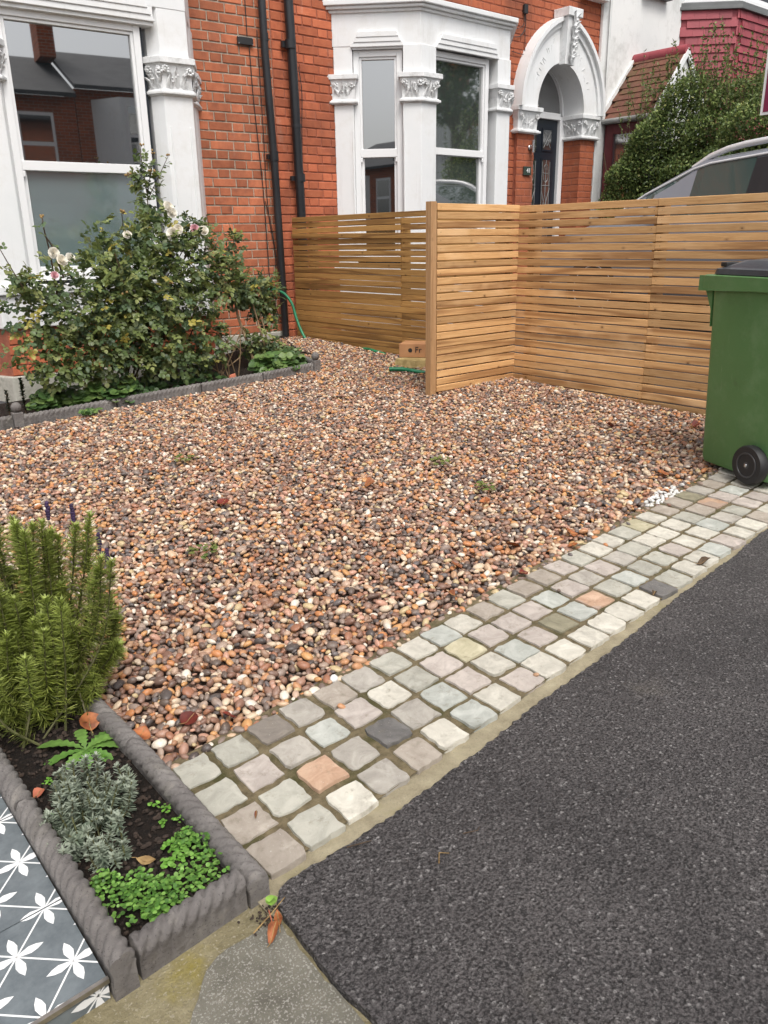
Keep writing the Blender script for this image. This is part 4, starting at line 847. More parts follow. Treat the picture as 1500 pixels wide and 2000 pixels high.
# shingled bay
d0, d1, d2 = (11.02, WY), (11.55, 6.23), (13.0, 6.23); bq = [d0, d1, d2, (13.53, WY)]
MB().prism(bq, -.2, 2.84).build('bay_wall', 'shingle_red', h3)
sm = bpy.data.meshes.new('shingle'); mbt = MB(); mbt.loft([[(-.082, -.026, 0), (.082, -.026, 0), (.082, 0, 0), (-.082, 0, 0)], [(-.082, -.006, .115), (.082, -.006, .115), (.082, .004, .115), (-.082, .004, .115)]]); sm.from_pydata(mbt.v, [], mbt.f); sm.materials.append(MAT['shingle_red'])
for c in range(12):
    z = 2.735-c*.1
    for k in range(5):
        s = .075+k*.166-(.083 if c % 2 else 0)
        if s < 0: continue
        o = add('shingle', sm, h3, (d0[0]+q*s-nb.x, d0[1]-q*s-nb.y, z+H-nb.z)); o.rotation_euler = (random.gauss(0, .01), random.gauss(0, .006), -R(45)); o.scale.x = min(1, (s)/.083, (.750-s)/.083) if s > .66 else 1
    for k in range(9):
        s = .085+k*.166-(.083 if c % 2 else 0)
        if s < .03: continue
        o = add('shingle', sm, h3, (d1[0]+s-nb.x, d1[1]-nb.y, z+H-nb.z)); o.rotation_euler = (random.gauss(0, .01), random.gauss(0, .006), 0)
m = MB(); m.prism(offset(bq, .05), 2.842, 2.88); m.prism(offset(bq, .03), 2.8805, 2.93); m.build('bay_sill', 'sill_grey', h3, bevel=.004)
cb = lambda s, d=0: (d0[0]+q*s-q*d, d0[1]-q*s-q*d)
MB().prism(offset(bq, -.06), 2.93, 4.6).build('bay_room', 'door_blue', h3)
sash(h3, cb(.07, -.03), cb(.68, -.03), (2.99, 3.5, 3.56, 4.3), ('glass_dark', 'glass_dark'), ID, fr=.05); sash(h3, (d1[0]+.07, 6.26), (d1[0]+1.3, 6.26), (2.99, 3.5, 3.56, 4.3), ('glass_dark', 'glass_dark'), ID, fr=.05)

# ---------------------------------------------------------------- slatted timber fences
def slat_mesh(L, h, d, seed, name='slat'):
    r = random.Random(seed); c = .0025; rings = []; j = lambda: r.uniform(-.0008, .0008)
    for x in (-L/2, -L/6, L/6, L/2):
        rings.append([(x, y+j(), z+j()) for y, z in ((-d/2, -h/2+c), (-d/2+c, -h/2), (d/2-c, -h/2), (d/2, -h/2+c), (d/2, h/2-c), (d/2-c, h/2), (-d/2+c, h/2), (-d/2, h/2-c))])
    m = MB().loft(rings); me = bpy.data.meshes.new(name); me.from_pydata(m.v, [], m.f); return me
def put(fence, me, mat, c, rz, tilt=0, roll=0, name='slat'):
    if not me.materials: me.materials.append(MAT[mat])
    b = base_of(fence); o = add(name, me, fence, (c[0]-b.x, c[1]-b.y, c[2]+H-b.z)); o.rotation_euler = Euler((roll, tilt, rz), 'XYZ'); return o
NS, TOP = 24, .214; PIT = .0502; SH = .0426
fs = thing('slat_fence', 'short return panel of horizontal timber slats with a square end post', 'fence', (4.1, 3.9, gz(4.1, 3.9)), 'slatted timber fence panels')
fb = thing('slat_fence', 'long low timber slat fence panel running behind the green bin', 'fence', (4.55, 2.8, gz(4.55, 2.8)), 'slatted timber fence panels')
fa = thing('slat_fence', 'weathered darker slat fence panel between the black pipe and the end post', 'fence', (4.52, 5.4, gz(4.52, 5.4)), 'slatted timber fence panels')
sm_ = [slat_mesh(.785, SH, .020, i) for i in range(4)]
for k in range(NS):
    z = TOP-SH/2-k*PIT; x0, x1 = 3.744, 4.529
    put(fs, sm_[k % 4], 'wood_new', ((x0+x1)/2, 3.898+random.gauss(0, .001), z+random.gauss(0, .0012)), 0 if k % 2 else math.pi, random.gauss(0, .0012)+(.004 if k == 22 else 0))
pm = slat_mesh(1.28, .050, .052, 3, 'post'); put(fs, pm, 'wood_post', (3.714, 3.914, TOP+.012-.64), 0, R(90), 0, 'post')
put(fs, slat_mesh(1.2, .05, .045, 5, 'post'), 'wood_post', (4.45, 3.94, TOP-.63), 0, R(90), 0, 'post')
YJ = 2.818
bm1 = [slat_mesh(3.908-YJ-.001, SH, .020, 10+i) for i in range(4)]; bm2 = [slat_mesh(YJ-1.83-.001, SH, .020, 20+i) for i in range(4)]
for k in range(NS+1):
    z = TOP-.004-SH/2-k*PIT
    put(fb, bm1[k % 4], 'wood_new', (4.540+random.gauss(0, .0008), (3.908+YJ)/2+.0005, z+random.gauss(0, .001)), R(90) if k % 3 else R(-90), random.gauss(0, .0007))
    put(fb, bm2[k % 4], 'wood_new', (4.540+random.gauss(0, .0008), (1.83+YJ)/2-.0005, z+random.gauss(0, .001)+.001), R(90) if (k+1) % 3 else R(-90), random.gauss(0, .0007))
for y in (3.79, YJ, 1.9): put(fb, slat_mesh(1.3, .075, .06, 6, 'post'), 'wood_post', (4.585, y, TOP-.66), 0, R(90), 0, 'post')
am = [slat_mesh(1.56, SH, .018, 30+i) for i in range(4)]; am2 = [slat_mesh(1.17, SH, .018, 40+i) for i in range(4)]; aml = slat_mesh(2.74, SH, .018, 50); LH = .0468; am_ = [slat_mesh(1.56, LH, .018, 60+i) for i in range(4)]; am2_ = [slat_mesh(1.17, LH, .018, 70+i) for i in range(4)]; aml_ = slat_mesh(2.74, LH, .018, 80)
for k in range(23):
    z = .213-SH/2-k*.0497; dz = -.006 if k == 13 else 0; sp_ = random.gauss(0, .0015)
    if k == 3: put(fa, aml, 'wood_old', (4.531, 5.32, z-.008), R(90), -.010); continue
    A1, A2, AL = (am, am2, aml) if k < 9 else (am_, am2_, aml_); jit = 1 if k < 9 else .35
    if k % 3 == 0: put(fa, AL, 'wood_old', (4.545+random.gauss(0, .001), 5.32, z+dz+.002*jit), R(90), (.0015+sp_)*jit); continue
    put(fa, A1[k % 4], 'wood_old', (4.545+random.gauss(0, .001), 5.915, z+.002*jit+dz), R(90) if k % 2 else R(-90), (.0015*(1 if k % 2 else -1)+sp_)*jit); put(fa, A2[k % 4], 'wood_old', (4.545+random.gauss(0, .001), 4.545, z+random.gauss(0, .002)*jit+.002), R(90), sp_*jit)
for y, m_ in ((6.42, 'wood_new'), (5.13, 'wood_old'), (4.10, 'wood_old')): put(fa, slat_mesh(1.2, .07, .05, 7, 'post'), m_, (4.58, y, .19-.62), 0, R(90), 0, 'post')
# nail heads
nm_ = bpy.data.meshes.new('nail'); mb_ = MB().ball((0, 0, 0), (.0024, .0012, .0024), 6, 4); nm_.from_pydata(mb_.v, [], mb_.f); nm_.materials.append(MAT['black_plastic'])
for k in range(NS):
    z = TOP-SH/2-k*PIT
    o = add('nail', nm_, fs, (3.775-4.1, 3.8885-3.9, z+H-base_of(fs).z)); 
    for dy in (-.035+random.uniform(-.008, .008), .03+random.uniform(-.008, .008)): o = add('nail', nm_, fb, (4.5305-4.55, YJ+dy-2.8, z+H-base_of(fb).z)); o.rotation_euler = (0, 0, R(90))

# ---------------------------------------------------------------- wheelie bin
BA = -R(22.5); bx0, by0 = 3.735, 1.595
bn = thing('wheelie_bin', 'dark green wheelie bin with grey lid and black wheel on the setts', 'bin', (bx0, by0, gz(bx0, by0))); bn_z = gz(bx0, by0)+.012
def FB(p): return (bx0+math.cos(BA)*p[0]-math.sin(BA)*p[1], by0+math.sin(BA)*p[0]+math.cos(BA)*p[1], bn_z+p[2]*.955)
def rrect(x0, x1, y0, y1, r, z, n=4):
    out = []
    for cx, cy, a in ((x1-r, y1-r, 0), (x0+r, y1-r, 90), (x0+r, y0+r, 180), (x1-r, y0+r, 270)):
        for k in range(n+1): t = R(a+90*k/n); out.append((cx+r*math.cos(t), cy+r*math.sin(t), z))
    return out
# local y: front (lifting rim) at +y, wheels at -y
body = MB(); body.loft([rrect(-.205, .205, -.19, .250, .03, .02), rrect(-.212, .212, -.20, .258, .035, .045), rrect(-.228, .228, -.235, .262, .035, .45), rrect(-.245, .245, -.27, .268, .035, .895)])
bd_ = body.build('body', 'bin_green', bn, FB, auto=40)
rim = MB(); rim.loft([rrect(-.262, .262, -.30, .322, .03, .868), rrect(-.266, .266, -.305, .330, .03, .872), rrect(-.268, .268, -.31, .316, .03, .930), rrect(-.260, .260, -.30, .308, .03, .934)]); rim.build('rim', 'bin_green', bn, FB, auto=40)
skirt = MB(); 
for s in (-1, 1): skirt.loft([[(s*.266, .329, .930), (s*.266, .05, .93), (s*.266, -.02, .872), (s*.266, .05, .868), (s*.266, .329, .858)], [(s*.25, .329, .930), (s*.25, .05, .93), (s*.25, -.02, .872), (s*.25, .05, .868), (s*.25, .329, .858)]])
skirt.build('rim_skirt', 'bin_green', bn, FB)
bt_ = MB()
for s in (-1, 1): bt_.loft([[(s*.238, .262, .875), (s*.238, .318, .873), (s*.236, .268, .775), (s*.234, .262, .69)], [(s*.215, .262, .875), (s*.215, .318, .873), (s*.213, .268, .775), (s*.211, .262, .69)]])
bt_.build('rim_bracket', 'bin_green', bn, FB)
lid = MB(); lid.loft([rrect(-.250, .250, -.30, .262, .04, .9345), rrect(-.255, .255, -.305, .268, .04, .938), rrect(-.252, .252, -.305, .264, .04, .962), rrect(-.232, .232, -.28, .236, .06, .972), rrect(-.205, .205, -.25, .16, .07, 1.0), rrect(-.15, .15, -.18, .10, .07, 1.008)])
ld = lid.build('lid', 'bin_lid', bn, FB, auto=50)
m = MB(); 
for s in (-.19, .19): m.box(s-.035, s+.035, .205, .247, .97, .992); 
m.build('lid_grip', 'black_plastic', ld, FB, bevel=.005)
m = MB(); m.tube([(-.24, -.345, .955), (.24, -.345, .955)], .016, 10); m.box(-.20, -.15, -.345, -.28, .94, .965); m.box(.15, .2, -.345, -.28, .94, .965); m.build('handle', 'bin_green', bn, FB, auto=40)
m = MB(); m.tube([(-.25, -.105, .088), (.25, -.105, .088)], .010, 8); m.build('axle', 'steel', bn, FB)
for s in (-1, 1):
    rr = []
    for (dx, r) in ((0, .060), (-.004, .080), (.004, .089), (.014, .093), (.040, .093), (.050, .088), (.050, .06)): rr.append([(s*(.205+dx), -.105+r*math.cos(2*math.pi*k/32), .088+r*math.sin(2*math.pi*k/32)) for k in range(32)])
    w = MB().loft(rr).build('wheel', 'rubber', bn, FB, auto=35)
    rr = []
    for (dx, r) in ((.046, .062), (.053, .060), (.053, .054), (.045, .050), (.043, .020), (.050, .016), (.052, .004)): rr.append([(s*(.205+dx), -.105+r*math.cos(2*math.pi*k/28), .088+r*math.sin(2*math.pi*k/28)) for k in range(28)])
    MB().loft(rr).build('hub', 'wheel_grey', w, FB, auto=35)
    MB().ball((s*.259, -.105, .088), (.004, .009, .009), 10, 6).build('axle_cap', 'lamp_steel', w, FB, smooth=True)

# ---------------------------------------------------------------- parked car (nose towards the houses)
cx0, cy0 = 8.12, 3.72; cz0 = gz(cx0, cy0)-.05
car = thing('parked_car', 'silver grey car with pale roof rails parked behind the timber fence', 'car', (cx0, cy0, cz0))
def FC(p): return (cx0+p[0], cy0+p[1], cz0+p[2])
# stations along the length (local y), half section from sill to roof centre
st = [(-2.25, .70, .60, .78, .60, .80, .5, .82), (-2.15, .84, .45, .95, .70, 1.25, .5, 1.30), (-1.75, .90, .35, 1.02, .66, 1.46, .4, 1.50), (-1.0, .92, .30, 1.01, .63, 1.545, .4, 1.585), (-.2, .92, .30, 1.00, .63, 1.575, .4, 1.615), (.50, .92, .30, .99, .64, 1.515, .4, 1.56), (1.0, .92, .30, .98, .68, 1.29, .4, 1.33), (1.40, .91, .32, .97, .74, 1.02, .45, 1.05), (1.85, .88, .36, .88, .72, .93, .5, .97), (2.25, .80, .42, .72, .6, .82, .4, .86), (2.38, .62, .45, .62, .5, .70, .3, .74)]
rg = []
for (y, w, z0, zb, wr, zr, wc, zc) in st:
    half = [(w*.93, z0), (w, z0+.15), (w, zb-.12), (w*.965, zb), (wr+.025, zr-.035), (wr, zr), (wc, zc)]
    rg.append([(x, y, z) for x, z in half]+[(-x, y, z) for x, z in half[::-1]])
cb_ = MB().loft(rg).build('body', 'car_paint', car, FC, auto=35)
def side_glass(name, ys, mat='car_glass', out=.006, z_lo=.02, z_hi=.018, parent=car, thick=True):
    for s in (-1, 1):
        lo, hi = [], []
        for y in ys:
            for a, b_ in zip(st, st[1:]):
                if a[0] <= y <= b_[0]:
                    t = (y-a[0])/(b_[0]-a[0]); w, zb, wr, zr = (a[i]+(b_[i]-a[i])*t for i in (1, 3, 4, 5))
            P0 = Vector((w*.965, zb)); P1 = Vector((wr+.025, zr-.035)); d = P1-P0; L = d.length
            a0, a1 = P0+d*(z_lo/L), P0+d*max((L-z_hi)/L, z_lo/L+.01); nn = Vector((d.y, -d.x)).normalized()
            lo.append((s*(a0.x+nn.x*out), y, a0.y+nn.y*out)); hi.append((s*(a1.x+nn.x*out), y, a1.y+nn.y*out))
        m = MB(); n = len(ys); m.v = lo+hi; m.f = [(i, i+1, n+i+1, n+i) for i in range(n-1)]
        m.build(name, mat, parent, FC)
side_glass('side_window', [-.02, .2, .45, .7, .95, 1.15, 1.3]); side_glass('side_window', [-1.0, -.8, -.5, -.22]); side_glass('side_window', [-1.75, -1.4, -1.16])
side_glass('door_pillar', [-.22, -.12, -.02], 'car_black', .007, .0, .03); side_glass('door_pillar', [-1.16, -1.0], 'car_black', .007, .0, .03)
def edge_tube(name, mat, y0, y1, r, du=0, dz=0, n=14, front_drop=0):
    for s in (-1, 1):
        pts_ = []
        for k in range(n+1):
            y = y0+(y1-y0)*k/n
            for a, b_ in zip(st, st[1:]):
                if a[0] <= y <= b_[0]: t = (y-a[0])/(b_[0]-a[0]); wr, zr = a[4]+(b_[4]-a[4])*t, a[5]+(b_[5]-a[5])*t
            e = min(k, n-k)/n; lift = min(1, e*6); pts_.append((s*(wr+du), y, zr+dz*lift))
        m = MB(); m.tube(pts_, r, 8); m.build(name, mat, car, FC, auto=50)
edge_tube('window_trim', 'car_trim', -1.75, 1.34, .012, .036, -.036, 20)
edge_tube('roof_rail', 'car_rail', -1.6, .62, .028, -.05, .085, 14)
def surf(name, mat, y0, y1, k0, k1, f=.9, out=.006, n=5):
    m = MB(); row = []
    for k in range(n+1):
        y = y0+(y1-y0)*k/n
        for a, b_ in zip(st, st[1:]):
            if a[0] <= y <= b_[0]: t = (y-a[0])/(b_[0]-a[0]); wr, zr, wc, zc = (a[i]+(b_[i]-a[i])*t for i in (4, 5, 6, 7))
        row.append([(x, y, z+out) for x, z in ((-wr*f, zr+(zc-zr)*.1), (-wc*f, zc), (wc*f, zc), (wr*f, zr+(zc-zr)*.1))])
    for r_ in row: m.v += r_
    for k in range(n):
        for i in range(3): m.f.append((k*4+i, k*4+i+1, k*4+4+i+1, k*4+4+i))
    m.build(name, mat, car, FC)
surf('windscreen', 'car_glass', .55, 1.36, 0, 0); surf('rear_window', 'car_glass', -2.1, -1.78, 0, 0)
for s in (-1, 1):
    for y in (-1.35, 1.45):
        rr = [[(s*(.70+dx), y+r*math.cos(2*math.pi*k/28), .35+r*math.sin(2*math.pi*k/28)) for k in range(28)] for dx, r in ((0, .2), (0, .31), (.03, .345), (.19, .345), (.215, .31), (.215, .24))]
        w = MB().loft(rr).build('wheel', 'rubber', car, FC, auto=35)
        rr = [[(s*(.70+dx), y+r*math.cos(2*math.pi*k/20), .35+r*math.sin(2*math.pi*k/20)) for k in range(20)] for dx, r in ((.19, .24), (.218, .235), (.20, .2), (.205, .05), (.21, .01))]
        MB().loft(rr).build('rim', 'car_rail', w, FC, auto=35)
    MB().ball((s*1.0, .78, 1.05), (.10, .06, .075), 12, 8).build('wing_mirror', 'car_paint', car, FC, smooth=True)
    MB().ball((s*.58, 2.24, .70), (.17, .08, .07), 12, 8).build('headlight', 'glass_lead', car, FC, smooth=True)
    MB().box(s*.55-.12, s*.55+.12, -2.27, -2.2, .72, .86).build('tail_light', 'red_timber', car, FC, bevel=.02)

# ---------------------------------------------------------------- agent's board
sg = thing('sign_board', 'maroon and white agent board on a post at the right picture edge', 'sign', (5.6, 2.45, gz(5.6, 2.45)))
MB().box(5.585, 5.625, 2.25, 2.30, gz(5.6, 2.3)-.02, 1.75).build('post', 'sign_white', sg, bevel=.003)
MB().box(5.565, 5.582, 2.17, 2.784, .728, 1.62).build('board', 'sign_white', sg)
MB().box(5.562, 5.5648, 2.20, 2.766, .745, 1.0).build('lower_print', 'sign_maroon', sg); MB().box(5.562, 5.5648, 2.20, 2.766, 1.045, 1.59).build('upper_print', 'sett_teal', sg)

# ---------------------------------------------------------------- hose, box, stone by the fence
t = thing('garden_hose', 'green garden hose hanging down from the wall beside the black pipe', 'hose', (4.4, 6.3, gz(4.4, 6.3)))
m = MB(); m.tube(smooth_path([(4.20, 6.70, -.42), (4.28, 6.66, -.43), (4.36, 6.62, -.47), (4.40, 6.56, -.56), (4.405, 6.50, -.70), (4.41, 6.42, -.83), (4.42, 6.33, -.925), (4.44, 6.22, -.945), (4.46, 6.0, -.95)], 8), .0135, 10); m.build('hose_pipe', 'hose', t, auto=60)
t = thing('hose_end', 'cut green hose end lying on the pebbles beside the end post', 'hose', (4.05, 4.60, gz(4.05, 4.6)))
m = MB(); m.tube(smooth_path([(3.985, 4.66, gz(3.98, 4.66)+.022), (4.06, 4.58, gz(4.06, 4.58)+.020), (4.10, 4.50, gz(4.1, 4.5)+.012), (4.18, 4.40, gz(4.2, 4.4)-.004), (4.3, 4.3, gz(4.3, 4.3)+.0)], 6), .0155, 10); m.build('hose_pipe', 'hose', t, auto=60)
t = thing('hose_loop', 'small stretch of green hose half buried in pebbles along the weathered fence', 'hose', (4.44, 5.45, gz(4.44, 5.45)))
m = MB(); m.tube(smooth_path([(4.46, 5.62, gz(4.46, 5.6)-.012), (4.45, 5.5, gz(4.45, 5.5)+.006), (4.44, 5.38, gz(4.44, 5.38)+.004), (4.46, 5.25, gz(4.46, 5.25)-.014)], 6), .0135, 10); m.build('hose_pipe', 'hose', t, auto=60)
x, y = 4.32, 4.70; z = gz(x, y)
t = thing('sandstone_block', 'pale yellow sandstone block on the pebbles under a cardboard box', 'stone', (x, y, z)); sb = [(x-.13, y+.12), (x-.10, y-.07), (x+.12, y-.16), (x+.13, y+.04)]
m = MB().loft([[(a, c, z-.01) for a, c in offset(sb, .01)], [(a, c, z+.048+random.uniform(-.004, .004)) for a, c in sb], [(a, c, z+.056) for a, c in offset(sb, -.02)]]); m.build('block', 'sandstone', t, bevel=.004)
bc = thing('cardboard_box', 'small cardboard box with a finger hole beside the fence end post', 'box', (4.42, 4.72, z+.057)); ba = R(-55)
def FX(p): return (4.42+math.cos(ba)*p[0]-math.sin(ba)*p[1], 4.72+math.sin(ba)*p[0]+math.cos(ba)*p[1], z+.058+p[2])
MB().box(-.19, .24, -.11, .11, 0, .105).build('carton', 'cardboard', bc, FX, bevel=.003)
m = MB(); m.tube([(-.10, -.1112, .055), (-.10, -.109, .055)], .017, 14); m.build('finger_hole', 'black_plastic', bc, FX)
b_ = base_of(bc); o = text('lettering', 'Fr', .065, 'black_plastic', bc, FX((-.035, -.1122, .058)), (R(90), 0, ba), .0004)
m = MB(); m.box(-.19, .24, -.005, .005, .1052, .1056); m.build('box_seam', 'straw', bc, FX)

# ---------------------------------------------------------------- plants
UP = np.array([0, 0, 1.])
def ell(n, c, r, shell=.45):
    d = rdir(n); k = (shell+(1-shell)*rng.random((n, 1)))
    return np.array(c)+d*k*np.array(r), d
GR_ROSE = [(92, 110, 64), (112, 126, 70), (80, 100, 68), (128, 138, 76), (142, 148, 92), (176, 164, 80), (114, 124, 88)]
W_ROSE = [.26, .24, .2, .13, .1, .02, .05]
def compound(P, D, N, L, W, k=5):
    """spread k leaflets round a leaf stalk -> base points, directions, normals, sizes"""
    n = len(P); S_ = np.cross(D, N); oP, oD, oN, oL, oW = [], [], [], [], []
    for t, s in ((1.0, 0), (.68, 1), (.68, -1), (.3, 1), (.3, -1))[:k]:
        oP.append(P+D*L[:, None]*1.5*t); d = D*(1 if s == 0 else .45)+S_*s*.9+N*rng.normal(0, .18, (n, 1)); oD.append(d/np.linalg.norm(d, axis=1, keepdims=True))
        oN.append(N+rng.normal(0, .25, (n, 3))); oL.append(L*(1 if s == 0 else .86)*rng.uniform(.8, 1.1, n)); oW.append(W*rng.uniform(.85, 1.1, n))
    return [np.concatenate(a) for a in (oP, oD, oN, oL, oW)]
def rose_cloud(name, parent, blobs, dens, Lf=.034):
    P, Dn = [], []
    for c, r in blobs:
        n = int(dens*(r[0]*r[2])*4+6); p, d = ell(n, c, r, .35); P.append(p); Dn.append(d)
    P = np.concatenate(P); Dn = np.concatenate(Dn); n = len(P)
    D = Dn*.6+rdir(n)*.7+np.array([0, -.25, -.12]); D /= np.linalg.norm(D, axis=1, keepdims=True)
    N = UP*.9+Dn*.4+np.array([-.1, -.35, 0])+rdir(n)*.35; N -= D*(N*D).sum(1, keepdims=True); N /= np.linalg.norm(N, axis=1, keepdims=True)
    L = rng.uniform(.75, 1.2, n)*Lf; p, d, nn, l, w = compound(P, D, N, L, L*.36)
    return leaves(name, parent, p, d, nn, l, w, np.tile(greens(n, GR_ROSE, W_ROSE, .18), (5, 1)))
def canes(name, parent, lst, mat='bark', smooth=True):
    m = MB()
    for pts_, r0, r1 in lst: m.tube(smooth_path(pts_, 5), r0, 6, r1)
    return m.build(name, mat, parent, auto=60)
def flower(parent, c, r, mat='petal', name='rose_flower'):
    m = MB(); c = Vector(c); rr = random.Random(hash((round(c.x, 3), round(c.z, 3))) & 999); ax = Vector((rr.uniform(-.5, .3), -1, rr.uniform(.1, .7))).normalized(); a = ax.cross(Vector((0, 0, 1))).normalized(); b = ax.cross(a)
    for ring, (np__, rad, hgt, op) in enumerate(((6, 1, .35, .95), (5, .8, .55, .7), (5, .58, .75, .5), (3, .35, .85, .3))):
        for k in range(np__):
            t0 = 2*math.pi*(k/np__)+ring*.5; vs_ = []; W_ = 4.4/np__
            for i, u in enumerate((-1, -.5, 0, .5, 1)):
                for j, v in enumerate((0, .5, 1)):
                    th = t0+u*W_*(1-.25*v*v); ra = r*rad*(.25+.75*v**.7)*(1+.06*rr.uniform(-1, 1)); h_ = r*(hgt*v-.3+.12*(1-u*u)*v)
                    q_ = c+(a*math.cos(th)+b*math.sin(th))*ra+ax*h_; vs_.append(tuple(q_))
            m.poly(vs_, [(i*3+j, i*3+j+1, i*3+j+4, i*3+j+3) for i in range(4) for j in range(2)])
    return m.build(name, mat, parent, smooth=True)
rb = thing('rose_bush', 'large bushy rose with cream flowers in front of the bay window', 'bush', (2.35, 5.55, gz(2.35, 5.55)))
blobs = [((2.05, 5.45, -.35), (.46, .28, .32)), ((2.5, 5.5, -.28), (.48, .3, .38)), ((2.88, 5.62, -.18), (.34, .25, .34)), ((1.7, 5.38, -.40), (.24, .2, .20)), ((1.66, 5.3, -.66), (.24, .16, .15)), ((2.0, 5.3, -.64), (.34, .2, .22)), ((2.45, 5.35, -.62), (.36, .2, .24)), ((2.35, 5.6, -.02), (.30, .22, .20)), ((2.75, 5.72, .06), (.28, .2, .20)), ((3.0, 5.7, .0), (.14, .15, .16)), ((2.85, 5.42, -.62), (.24, .18, .24)), ((2.72, 5.86, .30), (.11, .08, .24)), ((2.72, 5.86, .46), (.09, .06, .12)), ((3.12, 5.65, -.24), (.18, .16, .22)), ((1.60, 5.32, -.22), (.10, .1, .10)), ((2.25, 5.38, -.42), (.35, .22, .3))]
blobs += [((2.2, 5.32, -.80), (.36, .14, .12)), ((1.78, 5.27, -.76), (.22, .12, .10)), ((2.65, 5.34, -.80), (.3, .14, .12))]
rose_cloud('foliage', rb, blobs, 590, .039)
cl = []
for k in range(20):
    a = random.uniform(-1, 1); x0_ = 2.45+.28*a+random.gauss(0, .04); y0_ = 5.5+random.gauss(0, .06); c, r = random.choice(blobs[:11]); e = (c[0]+random.gauss(0, r[0]*.5), c[1]-.05+random.gauss(0, .06), c[2]+random.uniform(0, r[2])); z0_ = gz(x0_, y0_)
    cl.append(([(x0_, y0_, z0_-.02), (x0_*.7+e[0]*.3, y0_*.7+e[1]*.3, z0_*.6+e[2]*.4+.04), e], .009, .003))
cl += [([(1.83, 5.42, -.3), (1.82, 5.41, -.05), (1.80, 5.40, .10), (1.80, 5.4, .16)], .006, .003), ([(1.88, 5.4, -.2), (1.84, 5.4, -.02), (1.80, 5.38, .05)], .006, .004), ([(2.7, 5.8, -.1), (2.72, 5.86, .3), (2.78, 5.86, .52), (2.80, 5.85, .62)], .006, .002), ([(2.72, 5.86, .3), (2.84, 5.84, .50), (2.90, 5.83, .60)], .004, .0015), ([(2.72, 5.86, .35), (2.70, 5.85, .6), (2.71, 5.85, .66)], .004, .0015), ([(3.05, 5.7, -.1), (3.12, 5.72, .1), (3.10, 5.7, .2)], .004, .002), ([(1.6, 5.32, -.25), (1.52, 5.3, -.08), (1.48, 5.3, .02)], .004, .002), ([(2.4, 5.6, .0), (2.38, 5.55, .15), (2.36, 5.5, .21)], .004, .002)]
canes('stem', rb, cl)
# stray leaves on the long shoots
P, D, N = [], [], []
for s_, e_, n in (((1.82, 5.41, -.05), (1.80, 5.4, .16), 5), ((2.72, 5.86, .40), (2.90, 5.83, .60), 9), ((1.6, 5.32, -.22), (1.48, 5.3, .02), 6), ((3.05, 5.7, -.1), (3.10, 5.7, .2), 8), ((2.4, 5.6, .0), (2.36, 5.5, .21), 5), ((2.72, 5.86, .4), (2.71, 5.85, .6), 6)):
    for k in range(n):
        t = (k+.5)/n; P.append([s_[i]+(e_[i]-s_[i])*t for i in range(3)])
P = np.array(P); n = len(P); D = rdir(n)*.8+np.array([0, -.3, .1]); D /= np.linalg.norm(D, axis=1, keepdims=True); N = UP+rdir(n)*.4+np.array([0, -.4, 0]); N -= D*(N*D).sum(1, keepdims=True); N /= np.linalg.norm(N, axis=1, keepdims=True); L = rng.uniform(.024, .034, n)
p, d, nn, l, w = compound(P, D, N, L, L*.36, 3); leaves('shoot_leaves', rb, p, d, nn, l, w, np.tile(greens(n, GR_ROSE, W_ROSE), (3, 1)))
for c, r, mt in (((1.825, 5.36, -.045), .036, 'petal'), ((1.86, 5.33, -.09), .038, 'petal'), ((1.918, 5.34, -.075), .032, 'petal'), ((1.785, 5.28, -.175), .024, 'petal_pink'), ((2.76, 5.62, .245), .044, 'petal'), ((2.775, 5.60, .205), .036, 'petal'), ((2.71, 5.48, .06), .05, 'petal'), ((2.755, 5.49, .095), .036, 'petal'), ((2.91, 5.54, .097), .034, 'petal_pink'), ((2.98, 5.54, .085), .036, 'petal'), ((2.36, 5.45, .06), .03, 'petal'), ((3.12, 5.62, -.12), .026, 'petal')): flower(rb, c, r, mt)
m = MB()
for c in ((1.80, 5.4, .17), (2.80, 5.85, .63), (2.90, 5.83, .61), (2.71, 5.85, .67), (2.55, 5.80, .46), (2.57, 5.8, .47), (2.72, 5.78, .49), (2.76, 5.78, .50), (2.36, 5.5, .22), (2.38, 5.5, .21), (2.2, 5.2, -.3), (2.0, 5.2, -.52), (2.55, 5.25, -.25), (2.9, 5.4, -.1)):
    for k in range(3): m.ball((c[0]+random.gauss(0, .008), c[1]+random.gauss(0, .008), c[2]+random.gauss(0, .006)), .008, 6, 5)
m.build('spent_bloom', 'straw', rb)
rs = thing('rose_bush', 'small leggy rose with bare canes at the right end of the bed', 'bush', (3.45, 5.75, gz(3.45, 5.75)))
rose_cloud('foliage', rs, [((3.45, 5.85, -.36), (.18, .16, .14)), ((3.62, 5.95, -.42), (.2, .16, .16)), ((3.78, 6.02, -.36), (.14, .12, .12)), ((3.3, 5.75, -.30), (.12, .12, .18)), ((3.70, 5.95, -.58), (.12, .1, .1)), ((3.38, 5.72, -.78), (.12, .1, .1)), ((3.36, 5.78, -.05), (.05, .05, .2)), ((3.5, 5.6, -.74), (.1, .1, .12))], 820, .038)
canes('cane', rs, [([(3.38, 5.60, gz(3.4, 5.6)-.02), (3.36, 5.68, -.75), (3.34, 5.78, -.5), (3.38, 5.8, -.3)], .014, .009), ([(3.52, 5.62, gz(3.5, 5.6)-.02), (3.52, 5.72, -.7), (3.50, 5.8, -.45)], .010, .007), ([(3.62, 5.78, gz(3.6, 5.8)-.02), (3.62, 5.82, -.7), (3.60, 5.9, -.45)], .009, .006), ([(3.36, 5.78, -.35), (3.37, 5.78, -.05), (3.33, 5.78, .15)], .005, .002), ([(3.6, 5.9, -.5), (3.75, 5.98, -.3), (3.72, 5.96, -.18)], .005, .002)], 'cane')
